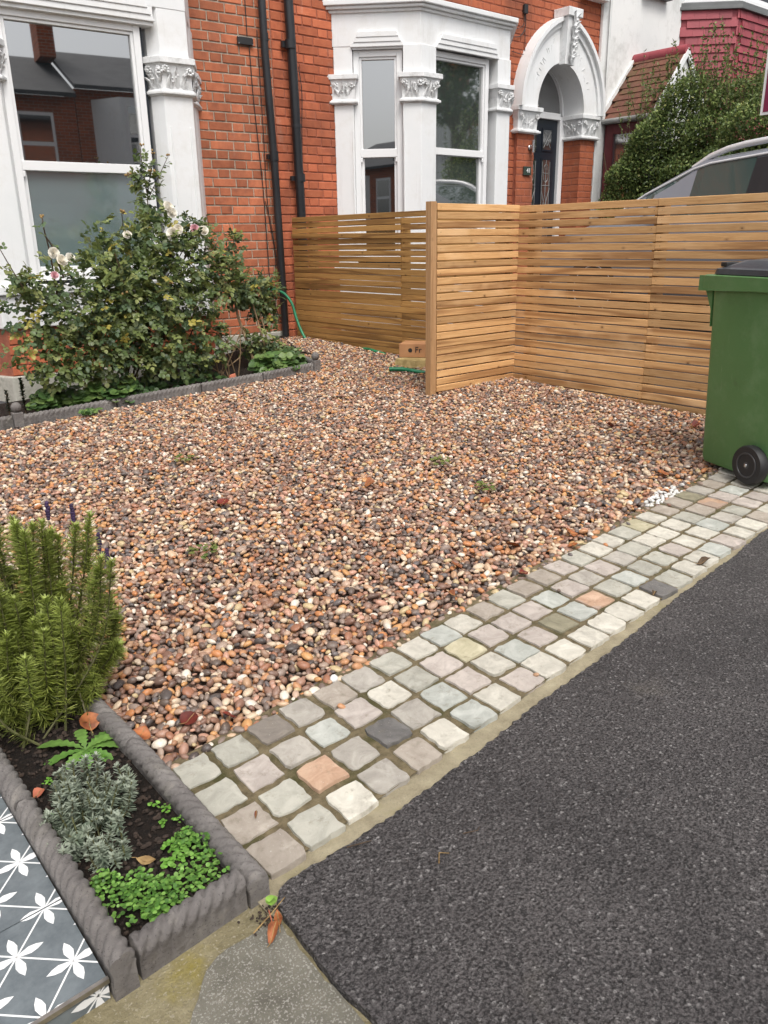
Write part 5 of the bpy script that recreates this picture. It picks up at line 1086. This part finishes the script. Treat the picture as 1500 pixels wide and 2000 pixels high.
canes('dead_cane', rs, [([(3.05+random.gauss(0, .12), 5.45+random.gauss(0, .05), gz(3, 5.5)-.01), (3.05+random.gauss(0, .12), 5.42, -.8), (3.05+random.gauss(0, .2), 5.4, -.62)], .006, .003) for k in range(10)], 'cane')
def low_leaves(name, label, cat, blobs, n, L, pal, w=None, prof=((0, .1), (.2, .75), (.5, 1), (.8, .75), (1, .2)), group=None, asp=.52, hgt=.06, kind=None, tri=True, part='foliage'):
    cx = sum(b[0] for b in blobs)/len(blobs); cy = sum(b[1] for b in blobs)/len(blobs); t = thing(name, label, cat, (cx, cy, gz(cx, cy)), group)
    P = []
    for (x, y, r) in blobs:
        k = int(n/len(blobs)); a = rng.uniform(0, 6.28, k); q_ = np.sqrt(rng.random(k))*r
        X = x+np.cos(a)*q_; Y = y+np.sin(a)*q_; P.append(np.stack([X, Y, -1.29+.042*X+.036*Y+.02+rng.random(k)*hgt*(1-(q_/r)**2*.6)], 1))
    P = np.concatenate(P); m_ = len(P); th = rng.uniform(0, 6.28, m_); D = np.stack([np.cos(th), np.sin(th), rng.uniform(-.1, .35, m_)], 1); N = np.tile(UP+(np.array([-.25, -.6, 0]) if tri else 0), (m_, 1))+rng.normal(0, .25, (m_, 3)); Lr = L*rng.uniform(.7, 1.2, m_); cols = greens(m_, pal, w)
    if tri:
        rot = lambda a_: np.stack([np.cos(th+a_), np.sin(th+a_), D[:, 2]], 1); P3 = np.concatenate([P]*3); D3 = np.concatenate([D, rot(1.9), rot(-1.9)]); leaves(part, t, P3, D3, np.tile(N, (3, 1)), np.tile(Lr, 3), np.tile(Lr*asp, 3), np.tile(cols, (3, 1)), prof, .2, .12, kind)
    else: leaves(part, t, P, D, N, Lr, Lr*asp, cols, prof, .2, .08, kind)
    return t
GR_S = [(84, 114, 60), (102, 132, 68), (70, 98, 54), (120, 144, 80)]
low_leaves('strawberry_plant', 'low strawberry leaves at the left end of the rose bed', 'plant', [(1.72, 5.42, .10), (1.85, 5.36, .10), (1.62, 5.32, .08)], 110, .058, GR_S, hgt=.13)
low_leaves('strawberry_plant', 'strawberry leaves spilling over the rope edging stone', 'plant', [(2.06, 5.24, .11), (2.16, 5.28, .09), (1.96, 5.3, .08)], 100, .056, GR_S, hgt=.13)
low_leaves('strawberry_plant', 'small strawberry runner rooted in the pebbles in front of the edging', 'plant', [(1.79, 5.05, .05), (1.84, 5.08, .04)], 18, .03, GR_S, hgt=.02)
low_leaves('strawberry_plant', 'strawberry leaves round the foot of the bare rose canes', 'plant', [(3.3, 5.30, .13), (3.5, 5.36, .13), (3.4, 5.24, .09)], 130, .056, GR_S, hgt=.13)
low_leaves('weed_patch', 'mixed low weeds near the right ball post of the rose bed', 'plant', [(3.66, 5.55, .14), (3.6, 5.35, .1), (3.8, 5.8, .12)], 110, .035, [(92, 116, 70), (120, 138, 90), (76, 98, 58)])
low_leaves('ivy_patch', 'dark trailing leaves under the rose bush', 'plant', [(2.4, 5.42, .2), (2.75, 5.4, .2), (2.1, 5.5, .15)], 130, .04, [(58, 86, 48), (72, 100, 52)])
for (x, y, s, l) in ((1.53, 5.44, 1.0, 'taller dark evergreen seedling near the left ball post'), (1.42, 5.40, .75, 'shorter dark evergreen seedling behind the left ball post')):
    t = thing('evergreen_seedling', l, 'plant', (x, y, gz(x, y)), 'dark evergreen seedlings'); z = gz(x, y); hh = .20*s
    MB().tube([(x, y, z-.01), (x, y, z+hh)], .004, 6).build('stem', 'bark', t); k = 90; tt = rng.random(k); a = rng.uniform(0, 6.28, k)
    leaves('foliage', t, np.stack([x+0*a, y+0*a, z+.02+tt*hh], 1), np.stack([np.cos(a), np.sin(a), .5+.5*tt], 1), np.tile(UP, (k, 1)), (.032*(1-.35*tt))*s, .009*s, greens(k, [(30, 48, 30), (40, 60, 36), (52, 74, 44)]))
for (x, y, r, l) in ((1.787, 3.734, .06, 'small green weed growing through the pebbles, left of centre'), (1.31, 2.64, .06, 'sparse weed among the pebbles beyond the rosemary tips'), (2.70, 2.78, .05, 'faint weed tuft in the middle of the gravel'), (2.60, 2.37, .05, 'tiny pale weed in the gravel nearer the setts')):
    low_leaves('gravel_weed', l, 'weed', [(x, y, r)], 26, .022, [(104, 122, 62), (130, 138, 76)], tri=False, hgt=.025, group='weeds in the gravel')

# rosemary, lavender and weeds in the near bed
def needle_bush(name, label, base, stems, nl, L, W, pal, w=None, part='foliage', rough=.0, cat='shrub', tip=None, stem_mat='green_stem'):
    t = thing(name, label, cat, (base[0], base[1], gz(*base))); P, D, N, Ls, Cs = [], [], [], [], []; m = MB()
    for (bx_, by_, tx, ty, tz, r) in stems:
        b0_ = np.array([bx_, by_, gz(bx_, by_)+.005]); e0 = np.array([tx, ty, tz]); mid = (b0_*.45+e0*.55)+np.array([(tx-bx_)*.18, (ty-by_)*.18, -.02])+rng.normal(0, .012, 3)
        pts_ = [b0_, mid, e0]; sp_ = [np.array(v) for v in smooth_path(pts_, 8)]; m.tube(sp_, .0035, 5, .0015)
        ln = np.linalg.norm(e0-b0_); k = int(nl*ln*random.uniform(.75, 1.2)); u = rng.random(k)**.8; u = .12+.88*u; idx = np.clip(u*(len(sp_)-1), 0, len(sp_)-1.001); i0 = idx.astype(int); f = (idx-i0)[:, None]; A = np.array(sp_); p = A[i0]*(1-f)+A[i0+1]*f
        ax = A[np.minimum(i0+1, len(sp_)-1)]-A[i0]; ax /= np.linalg.norm(ax, axis=1, keepdims=True)+1e-9; rr = rdir(k); rr -= ax*(rr*ax).sum(1, keepdims=True); rr /= np.linalg.norm(rr, axis=1, keepdims=True)+1e-9
        up_ = (.30+.35*rng.random(k)+.8*np.clip((u-.85)/.15, 0, 1))[:, None]; d = rr+ax*up_; P.append(p); D.append(d); N.append(ax+rr*.1+rng.normal(0, .2, (k, 3))); Ls.append(L*rng.uniform(.6, 1.15, k)*(1-.45*np.clip((u-.85)/.15, 0, 1)))
        c = greens(k, pal, w, .25)*random.uniform(.82, 1.18)
        if tip is not None: c = c*(1-u[:, None]**3)+np.array(srgb(*tip))*u[:, None]**3
        Cs.append(c)
    m.build('stem', stem_mat, t); Ls = np.concatenate(Ls)
    leaves(part, t, np.concatenate(P), np.concatenate(D), np.concatenate(N), Ls, np.full(len(Ls), W), np.concatenate(Cs), ((0, .6), (.5, 1), (1, .25)), .08, .2); return t
stm = []
for k in range(80):
    bx_ = .47+random.gauss(0, .05); by_ = 2.05+random.gauss(0, .07); a = random.uniform(0, 6.28); sp_ = random.random()**.6
    tx = bx_+math.cos(a)*.13*sp_; ty = by_+math.sin(a)*.12*sp_; stm.append((bx_, by_, tx, ty, gz(tx, ty)+.08+random.uniform(.20, .36)*(1-.35*sp_), 1))
for tx, ty, tz in ((.505, 1.99, -.64), (.56, 2.01, -.66), (.645, 1.97, -.65), (.665, 1.90, -.75), (.69, 1.95, -.90), (.40, 2.0, -.72), (.60, 2.06, -.70), (.46, 2.1, -.66), (.53, 2.15, -.68), (.67, 1.92, -1.0), (.60, 1.90, -1.06), (.36, 1.92, -.98)):
    for r_k in range(3): stm.append((.50+random.gauss(0, .03), 2.03+random.gauss(0, .04), tx+random.gauss(0, .010), ty+random.gauss(0, .012), tz-.03*r_k*random.random(), 1))
needle_bush('rosemary_bush', 'upright green rosemary bush at the left picture edge', (.48, 1.98), stm, 1250, .033, .0014, [(128, 138, 58), (148, 158, 68), (102, 116, 52), (168, 176, 94)], None, tip=(168, 182, 92))
rl = thing('lavender', 'grey-stemmed lavender with dark purple flower spikes behind the rosemary', 'plant', (.55, 2.25, gz(.55, 2.25)))
m = MB(); fl = MB()
for (tx, ty, tz) in ((.64, 2.22, -.70), (.70, 2.2, -.715), (.745, 2.15, -.80), (.752, 2.12, -.84)):
    m.tube(smooth_path([(.55, 2.25, gz(.55, 2.25)), (.57, 2.25, -1.0), (tx, ty, tz-.03)], 5), .0016, 5)
    for k in range(7): fl.ball((tx+random.gauss(0, .001), ty, tz-.022+.0075*k), .0075-.0005*abs(k-3), 6, 5)
m.build('stem', 'cane', rl); fl.build('flower_spike', 'lavender_flower', rl)
stm = []
for k in range(9):
    bx_ = .52+random.gauss(0, .03); by_ = 2.28+random.gauss(0, .05); stm.append((bx_, by_, bx_+random.gauss(.03, .05), by_+random.gauss(0, .07), gz(.5, 2.3)+random.uniform(.16, .38), 1))
needle_bush('lavender_bush', 'pale grey-green lavender foliage just behind the rosemary', (.52, 2.28), stm, 330, .028, .0016, [(150, 160, 134), (128, 142, 116)])
stm = []
for cx_, cy_, rr_, nn_, hh_ in ((.365, 1.44, .05, 16, .075), (.40, 1.56, .055, 18, .11), (.46, 1.60, .05, 15, .115), (.47, 1.47, .055, 17, .10), (.405, 1.40, .045, 12, .07), (.36, 1.53, .04, 9, .08), (.51, 1.55, .035, 8, .10), (.42, 1.66, .03, 6, .09)):
    for k in range(int(nn_*.8)):
        a = random.uniform(0, 6.28); r = math.sqrt(random.random()); tx, ty = cx_+rr_*math.cos(a)*r, cy_+rr_*math.sin(a)*r
        stm.append((.42+(tx-.42)*.5, 1.52+(ty-1.52)*.5, tx, ty, gz(tx, ty)+hh_*(1-.3*r*r)+random.gauss(0, .012), 1))
needle_bush('lavender_clump', 'low silvery grey lavender cushion in the near bed', (.415, 1.5), stm, 1000, .0185, .0021, [(126, 140, 120), (144, 156, 134), (104, 120, 100), (162, 172, 152)], None, tip=(168, 176, 158))
# dandelion rosette
dz_ = thing('dandelion', 'bright green dandelion rosette with toothed leaves in the near bed', 'weed', (.512, 1.775, gz(.512, 1.775)))
prf = [(0, .12), (.14, .2), (.2, .5), (.26, .3), (.34, .7), (.4, .45), (.48, .9), (.55, .6), (.64, 1), (.72, .75), (.8, .95), (.92, .6), (1, .1)]
for k, (a, L_, up) in enumerate(((2.3, .115, .5), (2.95, .105, .28), (1.4, .075, .7), (.35, .09, .45), (-.35, .085, .35), (-1.1, .075, .3), (-1.9, .06, .25), (3.6, .06, .25), (.0, .07, .6))):
    leaves('leaf', dz_, [(.512, 1.775, gz(.512, 1.775)+.02)], [(math.cos(a), math.sin(a), up)], [(-.2*math.cos(a), -.2*math.sin(a), 1)], L_, .017, greens(1, [(118, 156, 76), (104, 146, 66)], None, .12), prf, .55, .12)
low_leaves('chickweed', 'bright green creeping chickweed mat at the front of the near bed', 'weed', [(.40, 1.25, .05), (.45, 1.23, .05), (.50, 1.225, .045), (.55, 1.22, .05), (.57, 1.29, .035), (.43, 1.28, .04), (.38, 1.33, .03), (.555, 1.33, .025), (.43, 1.20, .025)], 1050, .0078, [(100, 146, 62), (118, 162, 72), (136, 178, 88), (86, 128, 56)], None, ((0, .5), (.3, .95), (.6, 1), (.85, .7), (1, .25)), None, .56, .035, None, False)
low_leaves('chickweed', 'small rosette of chickweed near the lavender and the right edging', 'weed', [(.525, 1.345, .016), (.53, 1.30, .016), (.50, 1.30, .012)], 70, .009, [(110, 162, 60), (130, 178, 80)], None, ((0, .5), (.3, .95), (.6, 1), (.85, .7), (1, .25)), None, .56, .012, None, False)
low_leaves('seedling', 'tiny green seedlings on the bare soil above the lavender cushion', 'weed', [(.40, 1.72, .012), (.36, 1.60, .01), (.42, 1.66, .01), (.55, 1.48, .012), (.57, 1.45, .012), (.575, 1.40, .012), (.545, 1.415, .008), (.53, 1.72, .01)], 80, .008, [(110, 162, 60), (130, 178, 80)], None, ((0, .5), (.3, .95), (.6, 1), (.85, .7), (1, .25)), None, .5, .006, None, False)
# soil crumbs
m = MB()
for k in range(900):
    x = random.uniform(.355, .58); y = random.uniform(1.18, 2.2); m.ball((x, y, gz(x, y)+.012), (random.uniform(.002, .009), random.uniform(.002, .008), random.uniform(.002, .006)), 6, 4)
tag(m.build('soil_crumbs', 'soil_crumb'), 'dark crumbly soil between the plants of the near bed', 'soil', None, 'stuff')

# ---------------------------------------------------------------- hedge beyond the car
hg = thing('privet_hedge', 'tall overgrown green privet hedge behind the parked car', 'hedge', (9.95, 5.2, gz(9.95, 5.2)))
def hedge_top(y): return np.interp(y, [3.0, 4.0, 4.5, 5.0, 5.35, 5.76, 6.15, 6.44, 6.6], [1.2, 1.35, 1.42, 1.60, 1.72, 1.54, 1.28, .92, .4])
n = 95000; Y = 3.0+3.42*rng.random(n)**.8; T = hedge_top(Y); u = rng.random(n)**.75; Z = -.85+u*(T+.85)+.10*np.sin(Y*9+2)*u+rng.normal(0, .05, n)
depth = np.abs(rng.normal(0, .16, n)); sway = .12*np.sin(Y*5.3+Z*4)+.09*np.sin(Y*11+Z*7+1)+.05*np.sin(Z*15)
X = np.where(rng.random(n) < .8, 9.12+sway+depth*1.3, 9.12+rng.random(n)*.95)+np.clip((Z-T+.25)*.8, 0, .3)
P = np.stack([X, Y, Z], 1); D = rdir(n)*.8+np.array([-.45, -.35, .35]); N = rdir(n)*.7+np.array([-.5, -.4, .6])
leaves('foliage', hg, P, D, N, rng.uniform(.026, .044, n), rng.uniform(.009, .014, n), greens(n, [(98, 118, 66), (120, 140, 76), (142, 160, 92), (162, 174, 106), (80, 98, 58), (190, 190, 120)], [.24, .28, .2, .1, .14, .04], .2), ((0, .15), (.5, 1), (1, .15)), .1, .15)
m = MB(); P, D = [], []
for k in range(170):
    y = random.uniform(3.2, 6.35); t_ = float(hedge_top(y)); x = 9.25+random.gauss(.12, .14); l_ = random.uniform(.15, .55)*(1 if random.random() > .2 else 1.3); dx, dy = random.gauss(0, .10), random.gauss(0, .10)
    m.tube([(x, y, t_-.25), (x+dx*.5, y+dy*.5, t_-.25+.5*(l_+.25)), (x+dx, y+dy, t_+l_)], .004, 4, .0015)
    for j in range(int(30*(l_+.25)/.5)):
        f = random.random(); P.append((x+dx*f, y+dy*f, t_-.25+(l_+.25)*f)); D.append((random.gauss(0, 1), random.gauss(0, 1), .8))
m.build('shoot', 'bark', hg); n = len(P); leaves('shoot_leaves', hg, P, D, rdir(n)+np.array([-.4, -.4, .4]), rng.uniform(.026, .042, n), rng.uniform(.008, .012, n), greens(n, [(110, 128, 66), (132, 144, 80), (88, 108, 54)]), ((0, .15), (.5, 1), (1, .15)), .1, .15)
m = MB()
for k in range(14): y = 3.2+k*.25; m.tube([(9.5, y, gz(9.5, y)-.05), (9.5+random.gauss(0, .1), y+random.gauss(0, .1), .1), (9.5+random.gauss(0, .15), y+random.gauss(0, .2), 1.0)], .02, 6, .008)
m.build('trunk', 'bark', hg)
MB().box(9.42, 9.70, 3.2, 5.95, -.9, 1.0).build('inner_shade', 'bark', hg)  # dark box added for the shade deep inside the hedge

# ---------------------------------------------------------------- fallen leaves and litter
def dry(label, x, y, s, rz, mat='dry_leaf', z=None, roll=(0, 0), group=None, name='fallen_leaf', asp=.5):
    if z is None: z = gz(x, y)+.012
    m = MB(); K = [(0, .05), (.15, .5), (.35, .9), (.55, 1), (.75, .75), (.9, .4), (1, .03)]; cu = random.uniform(.1, .5)
    for t_, w in K:
        for j in (-1, -.5, 0, .5, 1): m.v.append(((t_-.5)*s, j*w*s*asp, s*(cu*(j*j*w*w)*.5+.12*math.sin(t_*5+cu*9)+.03*random.uniform(-1, 1))))
    m.f = [(i*5+j, i*5+j+1, i*5+j+6, i*5+j+5) for i in range(6) for j in range(4)]
    e = Euler((roll[0], roll[1], rz)).to_matrix()
    t_ = add(name, None, None, (x, y, z+H)); t_.empty_display_size = .02; tag(t_, label, 'leaf', group)
    b = MB(); b.v = [tuple(Vector((x, y, z+.004))+e @ Vector(v)) for v in m.v]; b.f = m.f; b.build('blade', mat, t_, smooth=True)
    b = MB(); b.tube([tuple(Vector((x, y, z+.005))+e @ Vector((q_*s, 0, s*.12*math.sin((q_+.5)*5+cu*9)))) for q_ in (-.72, -.5, -.2, .1, .4)], .0009, 4); b.build('midrib', 'straw', t_)
dry('orange oval leaf on the pebbles against the rope edging stone', .640, 1.735, .05, .6, roll=(.4, -.3), z=gz(.64, 1.735)+.02)
dry('pale orange leaf standing in the soil behind the dandelion', .555, 1.855, .05, 1.4, roll=(.3, -.7), z=gz(.55, 1.85)+.035, asp=.6)
dry('upright curled orange leaf on the pebbles near the rosemary', .715, 2.13, .055, 1.7, roll=(.2, -.8), z=gz(.71, 2.13)+.025, asp=.3)
dry('dark red leaf on the large pebbles near the lowest setts', .765, 1.72, .05, .3, 'dead_leaf_red', asp=.6)
dry('crumpled dark red leaf just right of another red leaf', .852, 1.665, .045, 1.1, 'dead_leaf_red', roll=(.5, .2))
dry('dry tan leaf lying below the lavender cushion', .472, 1.345, .042, -.8, 'straw', asp=.3)
dry('small brown leaf on the bare soil near the path edging', .372, 1.70, .03, .4, 'terracotta')
dry('bright red-orange leaf on the gravel above the rosemary tips', 1.62, 3.04, .06, .5, 'dead_leaf_red', z=gz(1.62, 3.04)+.02)
dry('long orange leaf curled in the corner by the kerb edging', .602, 1.05, .048, 1.1, z=gz(.6, 1.04)+.004, asp=.18)
dry('second narrow orange leaf in the kerb corner, nearer the slab', .578, 1.03, .05, .7, z=gz(.58, 1.03)+.004, asp=.2)
dry('dark curled leaf lying across the outer setts near the bin', 2.60, 1.305, .07, -.2, 'bark', z=gz(2.6, 1.305)+.012, asp=.2)
dry('tiny black leaf scrap on the dark sett', 2.262, 1.292, .028, .3, 'bark', z=gz(2.26, 1.29)+.011, asp=.3)
dry('small red twig-like leaf on the beige sett beside the edging', .712, 1.305, .022, .9, 'dead_leaf_red', z=gz(.71, 1.305)+.012, asp=.15)
rl_ = random.Random(5); LV = 'dry leaves scattered over the gravel'
for x, y, sz, mt, l in ((2.477, 2.263, .05, 'dry_leaf', 'orange leaf curled on the gravel in front of the long fence'), (2.468, 1.791, .055, 'dry_leaf', 'flat orange leaf on the pebbles beside the middle setts'),
        (2.215, 1.875, .06, 'dry_leaf', 'crumpled brown leaf on the gravel a little in from the setts'), (2.375, 1.715, .04, 'dry_leaf', 'small orange leaf touching the inner row of setts'),
        (2.057, 1.685, .035, 'dead_leaf_red', 'small dark red leaf touching the inner row of setts'), (1.928, 1.891, .045, 'dry_leaf', 'pale orange leaf between the rosemary and the bin, left of the setts'),
        (1.752, 1.75, .045, 'dry_leaf', 'orange leaf near the setts opposite the yellow sett'), (3.348, 1.93, .06, 'dry_leaf', 'orange leaf lying beside the white pebbles near the bin'),
        (3.865, 2.583, .05, 'dead_leaf_red', 'red leaf at the foot of the long slat fence'), (3.415, 2.163, .035, 'dead_leaf_red', 'small red leaf between the fence and the white pebbles'),
        (4.206, 2.254, .05, 'dead_leaf_red', 'dark red leaf tucked beside the bin under the fence'), (3.538, 2.305, .045, 'dead_leaf_red', 'dark brown-red leaf a step in front of the long fence'),
        (2.217, 4.521, .04, 'dead_leaf_red', 'bright red leaf on the gravel below the rose bush'), (2.255, 2.789, .055, 'dry_leaf', 'long orange leaf in the centre of the gravel'),
        (3.75, 5.0, .05, 'dry_leaf', 'tan leaf beside the right ball post of the rose bed'), (4.1, 4.55, .04, 'dry_leaf', 'orange leaf resting on the green hose end')):
    dry(l, x, y, sz, rl_.uniform(0, 6), mt, z=gz(x, y)+.014, roll=(rl_.uniform(-.4, .4), rl_.uniform(-.4, .4)), group=LV)
def twig(label, pts_, r, mat='bark'):
    x, y = pts_[0]; t_ = thing('twig', label, 'twig', (x, y, gz(x, y))); m = MB(); m.tube([(a, b, gz(a, b)+.004+r) for a, b in pts_], r, 5, r*.5); m.build('stick', mat, t_)
twig('thin brown twig on the asphalt beside the mortar edge', [(.81, 1.105), (.86, 1.085)], .0016)
twig('bent tan twig on the asphalt, lower centre', [(.925, .945), (.945, .965), (.96, .95)], .0014, 'straw')
twig('short reddish twig on the asphalt right of centre', [(1.02, .97), (1.05, .955), (1.062, .96)], .0012)
twig('dry stalk across the debris in the kerb corner', [(.55, 1.055), (.60, 1.07), (.64, 1.085)], .0014, 'straw')
twig('second dry stalk in the kerb corner pointing to the slab', [(.60, 1.08), (.585, 1.04), (.56, 1.02)], .0013, 'terracotta')
m = MB()
for k in range(70):
    x = .60+random.gauss(0, .02); y = 1.075+random.gauss(0, .014); m.ball((x, y, gz(x, y)-.003), (random.uniform(.001, .004), random.uniform(.001, .004), .002), 6, 4)
tag(m.build('corner_debris', 'soil_crumb'), 'crumbs of soil and grit gathered in the kerb corner', 'debris', None, 'stuff')
low_leaves('corner_weed', 'single bright green seedling leaf in the kerb corner debris', 'weed', [(.612, 1.088, .006)], 3, .02, [(140, 180, 80)], tri=False, hgt=.01)
x, y = 2.95, 5.24; t = thing('brick_shard', 'broken terracotta shard lying in the bed behind the rope edging', 'shard', (x, y, gz(x, y))); MB().loft([[(x-.035, y-.02, gz(x, y)), (x+.03, y-.025, gz(x, y)), (x+.035, y+.02, gz(x, y)), (x-.02, y+.03, gz(x, y))], [(x-.02, y-.01, gz(x, y)+.055), (x+.025, y-.015, gz(x, y)+.065), (x+.02, y+.012, gz(x, y)+.06), (x-.01, y+.02, gz(x, y)+.05)]]).build('shard_body', 'terracotta', t, bevel=.004)

# ---------------------------------------------------------------- the terrace across the street (mirrored in the windows)
def opposite(x0, w, hgt, label):
    yb = -11.0; z0 = gz(x0+w/2, yb); t = thing('terraced_house', label, 'house', (x0+w/2, yb, z0), 'terrace across the street')
    MB().box(x0, x0+w-.02, yb-6, yb, z0-.3, z0+hgt).build('wall', 'brick_far', t)
    rf_ = MB().loft([[(x0-.05, yb+.35, z0+hgt-.05), (x0+w-.03, yb+.35, z0+hgt-.05), (x0+w-.03, yb-3, z0+hgt+1.3), (x0-.05, yb-3, z0+hgt+1.3)], [(x0-.05, yb+.35, z0+hgt+.05), (x0+w-.03, yb+.35, z0+hgt+.05), (x0+w-.03, yb-3, z0+hgt+1.4), (x0-.05, yb-3, z0+hgt+1.4)]]).build('roof', 'roof_slate', t)
    MB().box(x0+w-.45, x0+w-.03, yb-2.6, yb-1.6, z0+hgt+1.2, z0+hgt+3.0).build('chimney', 'brick_far', t)
    bp_ = [(x0+.4, yb), (x0+.95, yb+.8), (x0+2.5, yb+.8), (x0+3.05, yb)]
    MB().prism(bp_, z0-.2, z0+hgt-.25).build('bay', 'white_paint', t)
    for zz in (z0+.9, z0+3.3):
        for xa in (x0+1.08, x0+1.76):
            wn = MB().box(xa, xa+.6, yb+.80, yb+.815, zz, zz+1.5).build('window', 'window_white', t); MB().box(xa+.06, xa+.54, yb+.815, yb+.82, zz+.06, zz+.70).build('pane', 'glass_dark', wn); MB().box(xa+.06, xa+.54, yb+.815, yb+.82, zz+.78, zz+1.44).build('pane', 'glass_dark', wn)
    wn = MB().box(x0+3.5, x0+4.4, yb+.0, yb+.03, z0+3.3, z0+4.8).build('window', 'window_white', t); MB().box(x0+3.57, x0+4.33, yb+.03, yb+.035, z0+3.38, z0+4.0).build('pane', 'glass_dark', wn); MB().box(x0+3.57, x0+4.33, yb+.03, yb+.035, z0+4.1, z0+4.72).build('pane', 'glass_dark', wn)
    MB().box(x0+3.5, x0+4.4, yb, yb+.04, z0, z0+2.1).build('door', 'red_timber', t); MB().box(x0+3.3, x0+4.6, yb, yb+.06, z0+2.11, z0+2.6).build('door_hood', 'white_paint', t)
for k, (x0, l) in enumerate(((-21, 'first'), (-16, 'second'), (-11, 'third'), (-6, 'fourth'), (-1, 'fifth'), (4, 'sixth'), (9, 'seventh'), (14, 'eighth'), (19, 'ninth'))):
    opposite(x0+1.95, 5, 5.2, 'brick terraced house across the street, %s from the downhill end' % l)
tr = thing('street_tree', 'leafy street tree across the road, mirrored in the arched house bay window', 'tree', (17, -4.5, gz(17, -4.5)))
m = MB(); m.tube([(17, -4.5, gz(17, -4.5)-.1), (17.05, -4.5, 1.2), (17, -4.5, 3.2)], .16, 8, .1)
for k in range(9): a = k*.7; m.tube([(17, -4.5, 2.2+.1*k), (17+.8*math.cos(a), -4.5+.8*math.sin(a), 3.4+.1*k), (17+1.6*math.cos(a), -4.5+1.6*math.sin(a), 4.3+.15*k)], .05, 6, .015)
m.build('trunk', 'bark', tr); n = 9000; p, d = ell(n, (17, -4.5, 4.6), (2.3, 2.3, 1.7), .3); p += .25*np.sin(p*3.1)
leaves('crown', tr, p, rdir(n), rdir(n, .5), rng.uniform(.09, .14, n), .04, greens(n, [(44, 66, 34), (62, 88, 40), (84, 108, 50)]), ((0, .15), (.5, 1), (1, .15)))
